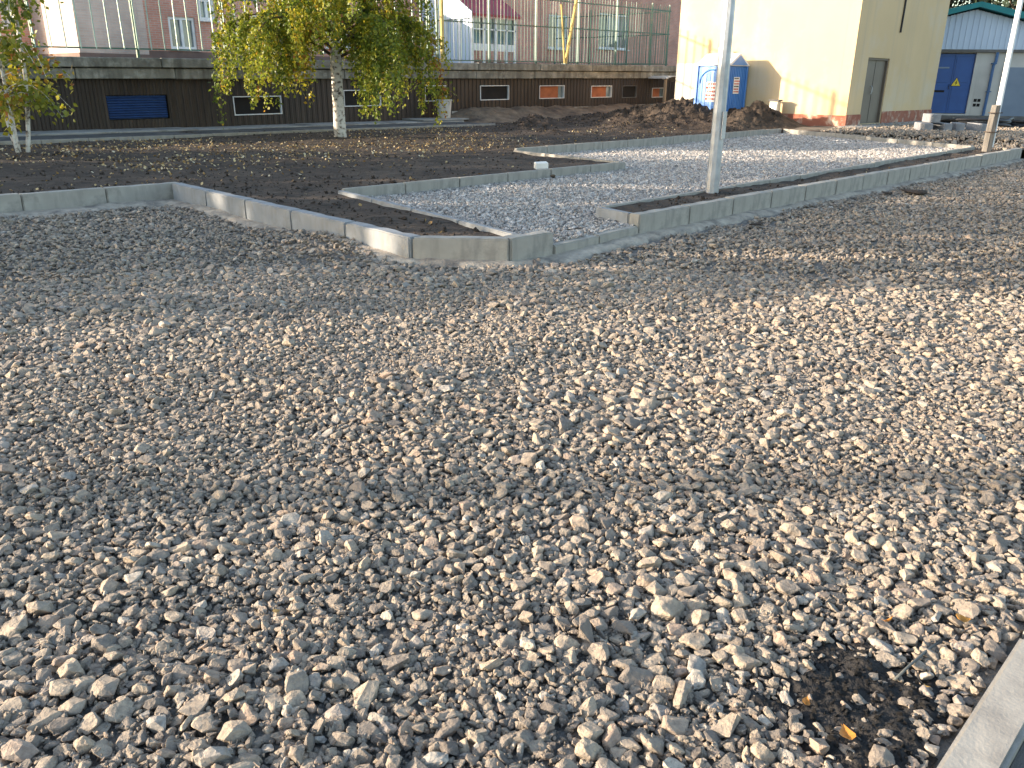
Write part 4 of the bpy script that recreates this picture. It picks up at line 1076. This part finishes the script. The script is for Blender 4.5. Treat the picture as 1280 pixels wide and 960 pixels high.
box('grey_panel', M['slate'], SB, 2.85, 5.9, -0.05, -0.001, 0.06, 1.98)
box('plinth', M['grey_board'], SB, L0 - 0.05, L1, -0.5, -0.055, -0.3, 0.06)
box('roof_gable_back', M['offwhite'], SB, L0, L1, 8.6, 8.95, 2.784, 3.2)

# ------------------------------------------------------------------ poles
def pole(name, loc, label, h, r0, r1, mt, n=8, base=True, group='tall slim poles'):
    o = empty(name, loc, label=label, cat='pole')
    MB().tube([(0, 0, -0.2), (0, 0, h * 0.5), (0, 0, h)], [r0, (r0 + r1) / 2, r1], n).build('shaft', mt, o)
    return o
lp = pole('lamp_pole', (9.93, 6.02, 0.22), 'grey steel lamp pole rising from the narrow soil strip', 8.0, 0.088, 0.045, M['steel'], 10)
box('service_hatch', M['steel'], lp, -0.045, 0.045, -0.094, -0.080, 0.7, 1.05, bevel=0.004)
MB().tube([(0, 0, 7.9), (0, -0.3, 8.15), (0, -1.2, 8.3)], 0.035, 8).build('bracket_arm', M['steel'], lp)
MB().box(-0.14, 0.14, -1.75, -1.15, 8.24, 8.36).build('lamp_head', M['steel'], lp, bevel=0.03)
p2 = empty('lamp_pole', (21.4, 5.93, 0.2), label='pale lamp pole strapped to a short timber stub at the kerb end', cat='pole')
st = MB().tube([(-0.03, 0.0, -0.2), (0.0, 0.0, 0.5), (0.04, 0.0, 1.02)], [0.105, 0.10, 0.092], 7).build('stub', M['stub'], p2)
MB().tube([(0.11, -0.03, 0.12), (0.13, -0.03, 3.5), (0.13, -0.03, 7.2)], [0.062, 0.055, 0.045], 10).build('shaft', M['white_pole'], p2)
for z_ in (0.45, 0.86): MB().tube([(0.045 + 0.19 * math.cos(t), -0.01 + 0.135 * math.sin(t), z_) for t in np.linspace(0, 6.283, 17)], 0.010, 5).build('wire_strap', M['twig'], p2)
MB().tube([(0.13, -0.03, 7.15), (0.13, -0.5, 7.45), (0.13, -1.3, 7.5)], 0.03, 8).build('bracket_arm', M['white_pole'], p2)
p3 = pole('utility_pole', (57.0, 20.0, 0.3), 'distant thin grey pole standing behind the teal roof', 9.0, 0.13, 0.10, M['white_pole'], 8)
MB().box(-0.6, 0.6, -0.05, 0.05, 8.2, 8.32).build('crossarm', M['white_pole'], p3)
# beyond the left edge of the picture: the pole whose shadow crosses the foreground
p4 = pole('lamp_pole', (-19.9, 21.9, -0.3), 'lamp pole outside the left edge of the picture', 9.0, 0.13, 0.09, M['steel'], 10)
MB().tube([(0, 0, 8.9), (0, -0.3, 9.15), (0, -1.2, 9.3)], 0.04, 8).build('bracket_arm', M['steel'], p4)

# ------------------------------------------------------------------ trees
def leaf_cloud(name, m, pos, size, tint, parent, seed):
    """leaf blades as folded diamonds, all in one crown mesh"""
    r = np.random.default_rng(seed); n = len(pos)
    pos = np.asarray(pos); size = np.asarray(size)
    ax = r.normal(size=(n, 3)); ax[:, 2] -= 0.9; ax /= np.linalg.norm(ax, axis=1)[:, None]
    tmp = r.normal(size=(n, 3)); sd = np.cross(ax, tmp); sd /= np.linalg.norm(sd, axis=1)[:, None]
    nr = np.cross(ax, sd)
    s = size[:, None]
    v = np.stack([pos, pos + ax * s * 0.45 + sd * s * 0.36 + nr * s * 0.08, pos + ax * s, pos + ax * s * 0.45 - sd * s * 0.36 + nr * s * 0.08], 1).reshape(-1, 3)
    me = bpy.data.meshes.new(name)
    me.vertices.add(4 * n); me.vertices.foreach_set('co', v.astype(np.float32).ravel())
    me.loops.add(4 * n); me.loops.foreach_set('vertex_index', np.arange(4 * n, dtype=np.int32))
    me.polygons.add(n); me.polygons.foreach_set('loop_start', np.arange(0, 4 * n, 4, dtype=np.int32)); me.polygons.foreach_set('loop_total', np.full(n, 4, dtype=np.int32))
    a = me.attributes.new('tint', 'FLOAT', 'FACE'); a.data.foreach_set('value', np.asarray(tint, dtype=np.float32))
    me.update(); me.validate(); me.materials.append(m)
    return link(bpy.data.objects.new(name, me), parent)

def birch(loc, label, seed, H=9.5, r0=0.15, nlimb=30, zlow=1.75, reach=3.0, leaves=20000, lsize=0.075, m='birch_leaf', hang=1.3, group=None):
    r = random.Random(seed)
    root = empty('birch_tree', loc, label=label, cat='tree', group=group)
    tp = []; rr = []
    for i in range(15):
        t = i / 14; tp.append((0.10 * math.sin(t * 5 + seed) * t, 0.10 * math.cos(t * 4 + seed * 2) * t, -0.25 + (H + 0.25) * t)); rr.append(r0 * (1.12 - 0.12 * min(1, i)) * (1 - t) ** 0.75 + 0.012)
    MB().tube(tp, rr, 12).build('trunk', M['birch'], root, smooth=True)
    def trunk_at(z):
        t = min(1, max(0, (z + 0.25) / (H + 0.25))) * 14; i = min(13, int(t)); f = t - i
        return Vector(tp[i]).lerp(Vector(tp[i + 1]), f)
    limbs = MB(); twigs = MB(); tips = []
    for i in range(nlimb):
        z = zlow + (H - zlow - 0.4) * ((i + r.random() * 0.7) / nlimb) ** 1.55
        a = i * 2.4 + r.uniform(-0.5, 0.5); f = 1 - (z - zlow) / (H - zlow)
        Lh = reach * (0.30 + 0.70 * f ** 0.8) * r.uniform(0.72, 1.1)
        p0 = trunk_at(z); rise = r.uniform(0.5, 1.0) * (0.5 + 0.5 * Lh / reach); pts = []
        for k in range(8):
            t = k / 7
            pts.append(p0 + Vector((math.cos(a + 0.15 * math.sin(t * 3 + i)) * Lh * t, math.sin(a + 0.15 * math.sin(t * 3 + i)) * Lh * t, rise * math.sin(t * 2.3) * 1.1 - 0.35 * t * t * Lh * 0.5)))
        limbs.tube(pts, [0.045 * (1 - 0.86 * k / 7) * (0.5 + 0.5 * Lh / reach) for k in range(8)], 5)
        nt_ = int(9 + 6 * f)
        for j in range(nt_):
            t = 0.22 + 0.78 * (j + r.random()) / nt_; k = min(6, int(t * 7)); q = pts[k].lerp(pts[k + 1], t * 7 - k)
            da = a + r.uniform(-1.3, 1.3); hl = hang * r.uniform(0.45, 1.15) * (0.45 + 0.55 * f); sp = r.uniform(0.12, 0.45)
            tw = []
            for s_ in range(6):
                u = s_ / 5
                tw.append(q + Vector((math.cos(da) * sp * (u ** 0.6), math.sin(da) * sp * (u ** 0.6), 0.10 * math.sin(u * 3.0) - hl * u ** 1.7)))
            twigs.tube(tw, [0.006, 0.005, 0.0045, 0.004, 0.003, 0.002], 3, cap=False); tips.append(tw)
    limbs.build('limbs', M['twig'], root, smooth=True); twigs.build('twigs', M['twig'], root)
    g = np.random.default_rng(seed); pos = []; tint = []
    per = max(1, leaves // len(tips))
    for tw in tips:
        tone = g.normal(0.46, 0.19)
        n = int(per * g.uniform(0.35, 1.65))
        u = g.random(n) ** 0.8 * 5
        for q in u:
            k = min(4, int(q)); c = tw[k].lerp(tw[k + 1], q - k)
            pos.append((c.x + g.normal(0, 0.055), c.y + g.normal(0, 0.055), c.z + g.normal(0, 0.05))); tint.append(tone + g.normal(0, 0.15))
    tint = np.clip(tint, 0, 1)
    leaf_cloud('crown', M[m], pos, lsize * g.uniform(0.7, 1.3, len(pos)), tint, root, seed)
    return root

b1 = birch((12.5, 18.65, 0.2), 'large birch with white bark and green and yellow hanging leaves', 4, H=9.0, r0=0.15, nlimb=46, zlow=1.9, reach=3.15, leaves=85000, lsize=0.082, hang=1.55)
# second tree at the left edge: several thin pale stems
r_ = random.Random(12)
b2 = empty('young_tree', (4.95, 18.1, 0.2), label='young tree with thin pale stems and sparse autumn leaves at left', cat='tree')
pos, tint = [], []
g = np.random.default_rng(77)
stems = [((-0.02, 0.02), (-0.75, 0.35), 5.2, 0.035), ((0.05, 0), (0.42, -0.20), 5.6, 0.045), ((-0.08, -0.05), (-0.45, -0.55), 4.6, 0.032), ((0.0, 0.08), (-0.15, 0.75), 5.0, 0.03)]
tw_all = MB()
for (o0, o1, hgt, rd) in stems:
    pts = [Vector((o0[0] + (o1[0] - o0[0]) * (t ** 0.8) + 0.05 * math.sin(t * 9 + hgt), o0[1] + (o1[1] - o0[1]) * (t ** 0.8) + 0.05 * math.cos(t * 7 + hgt), -0.2 + (hgt + 0.2) * t)) for t in np.linspace(0, 1, 12)]
    MB().tube(pts, [rd * (1 - 0.8 * i / 11) for i in range(12)], 7).build('trunk', M['birch'], b2, smooth=True)
    for i in range(17):
        t = r_.uniform(0.16, 1.0); k = min(10, int(t * 11)); q = pts[k].lerp(pts[k + 1], t * 11 - k)
        a = r_.uniform(0, 6.28); l = r_.uniform(0.5, 1.25)
        tw = [q + Vector((math.cos(a) * l * u, math.sin(a) * l * u, 0.35 * l * math.sin(u * 2.4) - 0.45 * l * u * u)) for u in np.linspace(0, 1, 6)]
        tw_all.tube(tw, [0.011 * (1 - 0.8 * s / 5) for s in range(6)], 4, cap=False)
        tone = g.normal(0.38, 0.22)
        for _ in range(int(g.uniform(24, 80))):
            u = g.uniform(0.2, 1.0) * 5; k2 = min(4, int(u)); c = tw[k2].lerp(tw[k2 + 1], u - k2)
            pos.append((c.x + g.normal(0, 0.09), c.y + g.normal(0, 0.09), c.z + g.normal(0, 0.09) - 0.05)); tint.append(tone + g.normal(0, 0.13))
tw_all.build('branches', M['birch'], b2)
leaf_cloud('crown', M['aspen_leaf'], pos, 0.105 * g.uniform(0.7, 1.3, len(pos)), np.clip(tint, 0, 1), b2, 5)

def copy_tree(src, loc, rz, s, label):
    c = src.copy(); COL.objects.link(c); c.location = loc; c.rotation_euler = (0, 0, rz); c.scale = (s, s, s); c['label'] = label
    for ch in list(src.children):
        d = ch.copy(); COL.objects.link(d); d.parent = c
    return c
# trees outside the left edge of the picture, whose shade lies across the lot
OFF = [((-9.9, 19.8, -0.2), 0.4, 0.95, 'birch outside the left edge, nearest the lot'), ((-12.9, 25.5, -0.2), 2.0, 1.0, 'birch outside the left edge, middle of the row'),
       ((-6.0, 22.7, 0.0), 4.1, 0.95, 'birch outside the left edge, beside the terrace'), ((-9.9, 28.9, -0.2), 5.2, 1.05, 'birch outside the left edge, far end of the row')]
for loc, rz_, s_, lb in OFF: copy_tree(b1, loc, rz_, s_, lb)
# dark trees far behind the teal roof
def far_tree(loc, H, rad_, label, seed):
    root = empty('tree', loc, label=label, cat='tree'); g = np.random.default_rng(seed)
    MB().tube([(0, 0, -0.3), (0.1, 0.05, H * 0.4), (0, 0, H * 0.9)], [0.28, 0.2, 0.05], 8).build('trunk', M['twig'], root)
    pos, tint = [], []; lim = MB()
    for i in range(70):
        z = H * g.uniform(0.22, 1.0); f = math.sin(math.pi * min(1, (z / H) * 0.9 + 0.08)) ** 0.6; a = g.uniform(0, 6.28); rr = rad_ * f * g.uniform(0.35, 1.0)
        c = np.array((math.cos(a) * rr, math.sin(a) * rr, z)); lim.tube([(0, 0, z * 0.75), tuple(c * np.array((0.5, 0.5, 0.95))), tuple(c)], [0.05, 0.03, 0.015], 4, cap=False)
        n = 70; p = c + g.normal(0, 1, (n, 3)) * np.array((0.55, 0.55, 0.4)); pos += [tuple(q) for q in p]; tint += list(np.clip(g.normal(g.uniform(0.2, 0.7), 0.15, n), 0, 1))
    lim.build('limbs', M['twig'], root)
    leaf_cloud('crown', M['dark_leaf'], pos, g.uniform(0.22, 0.42, len(pos)), tint, root, seed)
    return root
for k, (lx_, ly_, H_) in enumerate([(62, 27, 9.0), (66, 22.5, 10.5), (64, 17.5, 9.5), (70, 14, 10.0)]):
    far_tree((lx_, ly_, 0.2), H_, 3.6, ['dark tree behind the teal roof, beside the cream building', 'dark tall tree behind the teal roof peak', 'dark tree behind the teal roof, behind the lamp pole', 'dark tree at the far right behind the teal roof'][k], 40 + k)

# ------------------------------------------------------------------ small things
bk = empty('bucket', (20.05, 23.3, 0.375), label='pale grey bucket of leafy plants standing at the wall foot', cat='bucket')
bk.scale = (1.05, 1.05, 1.4)
MB().tube([(0, 0, 0.0), (0, 0, 0.01), (0, 0, 0.42), (0, 0, 0.44)], [0.20, 0.205, 0.255, 0.25], 18).build('pail', M['bucket'], bk, smooth=True)
MB().tube([(0.262 * math.cos(t), 0.262 * math.sin(t), 0.43) for t in np.linspace(0, 6.283, 25)], 0.018, 6).build('rim', M['bucket'], bk, smooth=True)
MB().tube([(0, -0.27 * math.cos(t), 0.42 - 0.25 * math.sin(t)) for t in np.linspace(0.1, 3.04, 11)], 0.007, 5).build('handle', M['steel'], bk)
pp = g.normal(0, 1, (160, 3)) * np.array((0.13, 0.13, 0.12)) + np.array((0, 0, 0.62))
leaf_cloud('plant', M['aspen_leaf'], pp, g.uniform(0.08, 0.14, 160), np.clip(g.normal(0.4, 0.2, 160), 0, 1), bk, 8)
sl = box('board', M['paving'], None, 18.6, 20.7, 22.7, 23.9, 0.318, 0.37, bevel=0.01); tag(sl, 'pale flat board under the grey bucket', 'board')

wbk = MB().box(-0.11, 0.11, -0.085, 0.085, 0, 0.11).build('white_block', M['white_block'], None, bevel=0.012)
wbk.location = (10.4, 9.62, 0.235); wbk.rotation_euler = (0.03, -0.04, -0.65); tag(wbk, 'small white block lying on the soil behind the path kerb', 'block')
pb = [stone_mesh('round_stone', 901, M['clay'], 0.12, 22)]
o = tag(link(bpy.data.objects.new('stone', pb[0])), 'small round yellowish stone below the white block', 'stone'); o.location = (10.22, 9.19, 0.16); o.scale = (0.045, 0.045, 0.045)

for i, (x, y, z, rz_, l, lb) in enumerate([(26.15, 9.05, 0.37, -0.75, 1.0, 'grey kerb block in the stack, nearest the metal door'), (26.62, 8.72, 0.37, -0.62, 0.9, 'grey kerb block lying second from the metal door'),
                                       (27.1, 8.42, 0.37, -0.85, 0.8, 'grey kerb block lying third from the metal door'), (27.5, 8.02, 0.36, -0.45, 0.7, 'grey kerb block tilted at the right end of the stack'), (26.4, 8.95, 0.615, -0.70, 0.8, 'grey kerb block lying on top of the stack')]):
    k = MB().box(-0.12, 0.12, -l / 2, l / 2, 0, 0.24).build('kerb_block', M['grey_block'], None, bevel=0.015)
    k.location = (x, y, z); k.rotation_euler = (0.0 if i != 3 else 0.0, 0.0 if i != 3 else 0.12, rz_ - 0.2); tag(k, lb, 'block', 'grey kerb blocks stacked by the building')
for i, (x, y, rr, n, lb) in enumerate([(30.0, 8.8, 0.75, 4, 'black hose coiled on the ground left of the timber stub'), (32.0, 7.6, 0.9, 3, 'black hose coiled on the ground right of the timber stub')]):
    pts = []
    for t in np.linspace(0, 6.283 * n, 40 * n):
        q = rr * (1 + 0.08 * math.sin(t * 0.37 + i)); pts.append((q * math.cos(t) * 1.3, q * math.sin(t) * 0.9, 0.06 + 0.05 * t / 6.283 + 0.04 * math.sin(t * 1.7)))
    pts += [(rr * 1.3 + 0.4, 0.4, 0.30), (rr * 1.3 + 0.8, 0.9, 0.08), (rr * 1.3 + 1.1, 1.6, 0.06)]
    h = MB().tube(pts, 0.045, 7).build('hose', M['rubber'], None, smooth=True); h.location = (x, y, 0.36); h.rotation_euler = (0, 0, 0.4 * i - 0.8); tag(h, lb, 'hose', 'black hoses by the utility building')

clodm = stone_mesh('clod', 777, M['soil_clod'], 0.1, 26)
for (x, y, s_, lb) in [(13.6, 4.68, 0.17, 'dark soil clod on the gravel near the long kerb'), (8.98, 4.82, 0.075, 'small dark soil clod on gravel below the lamp pole'), (13.25, 4.95, 0.09, 'small dark soil lump beside the larger clod')]:
    o = tag(link(bpy.data.objects.new('soil_clod', clodm)), lb, 'clod'); o.location = (x, y, 0.03 + s_ * 0.25); o.scale = (s_ * 1.4, s_, s_ * 0.55); o.rotation_euler = (0, 0, x)

def near_top(x, y):
    i, j = int((x - GX0) / RES), int((y - GY0) / RES); return float(HM[max(i - 2, 0):i + 3, max(j - 2, 0):j + 3].max())
for i, (x, y, l, rx, ry, rz_, lb) in enumerate([(1.87, 0.69, 0.034, 0.25, -0.2, 0.3, 'orange fallen leaf on the black soil patch'), (2.15, 0.47, 0.022, 0.3, 0.3, 1.2, 'small orange fallen leaf close to the front kerb'),
                                               (2.36, 0.66, 0.036, 0.5, 0.4, 2.2, 'tan fallen leaf wedged between stones above the rod'), (1.80, 0.545, 0.058, -0.1, 0.1, 0.75, 'large dull yellow leaf at the lower edge of the soil patch'),
                                               (1.03, 2.06, 0.03, 0.2, 0.3, 0.2, 'reddish fallen leaf among the stones at lower left'), (2.52, 0.50, 0.05, 0.1, 0.25, -0.9, 'brown curled leaf beside the front kerb')]):
    o = tag(link(bpy.data.objects.new('fallen_leaf', leaf_mesh('fallen_leaf', M['fallen'], curl=1.1, seed=i))), lb, 'leaf', 'fallen leaves on the gravel')
    o.location = (x, y, (max(near_top(x, y), float(patch_z(np.array(x), np.array(y)))) if i != 0 else float(patch_z(np.array(x), np.array(y)))) + 0.012); o.scale = (l, l, l); o.rotation_euler = (rx, ry, rz_)
zr = max(near_top(2.16, 0.55), near_top(2.41, 0.52), near_top(2.3, 0.535)) * 0.8 + 0.003
rod = MB().tube([(2.14, 0.550, zr - 0.012), (2.22, 0.542, zr - 0.006), (2.32, 0.532, zr - 0.006), (2.41, 0.520, zr - 0.010)], [0.0045, 0.0042, 0.0043, 0.0038], 8).build('rod', M['plastic_rod'], None, smooth=True)
tag(rod, 'thin grey green rod lying on stones near the front kerb', 'rod')
print('objects', len(bpy.data.objects))
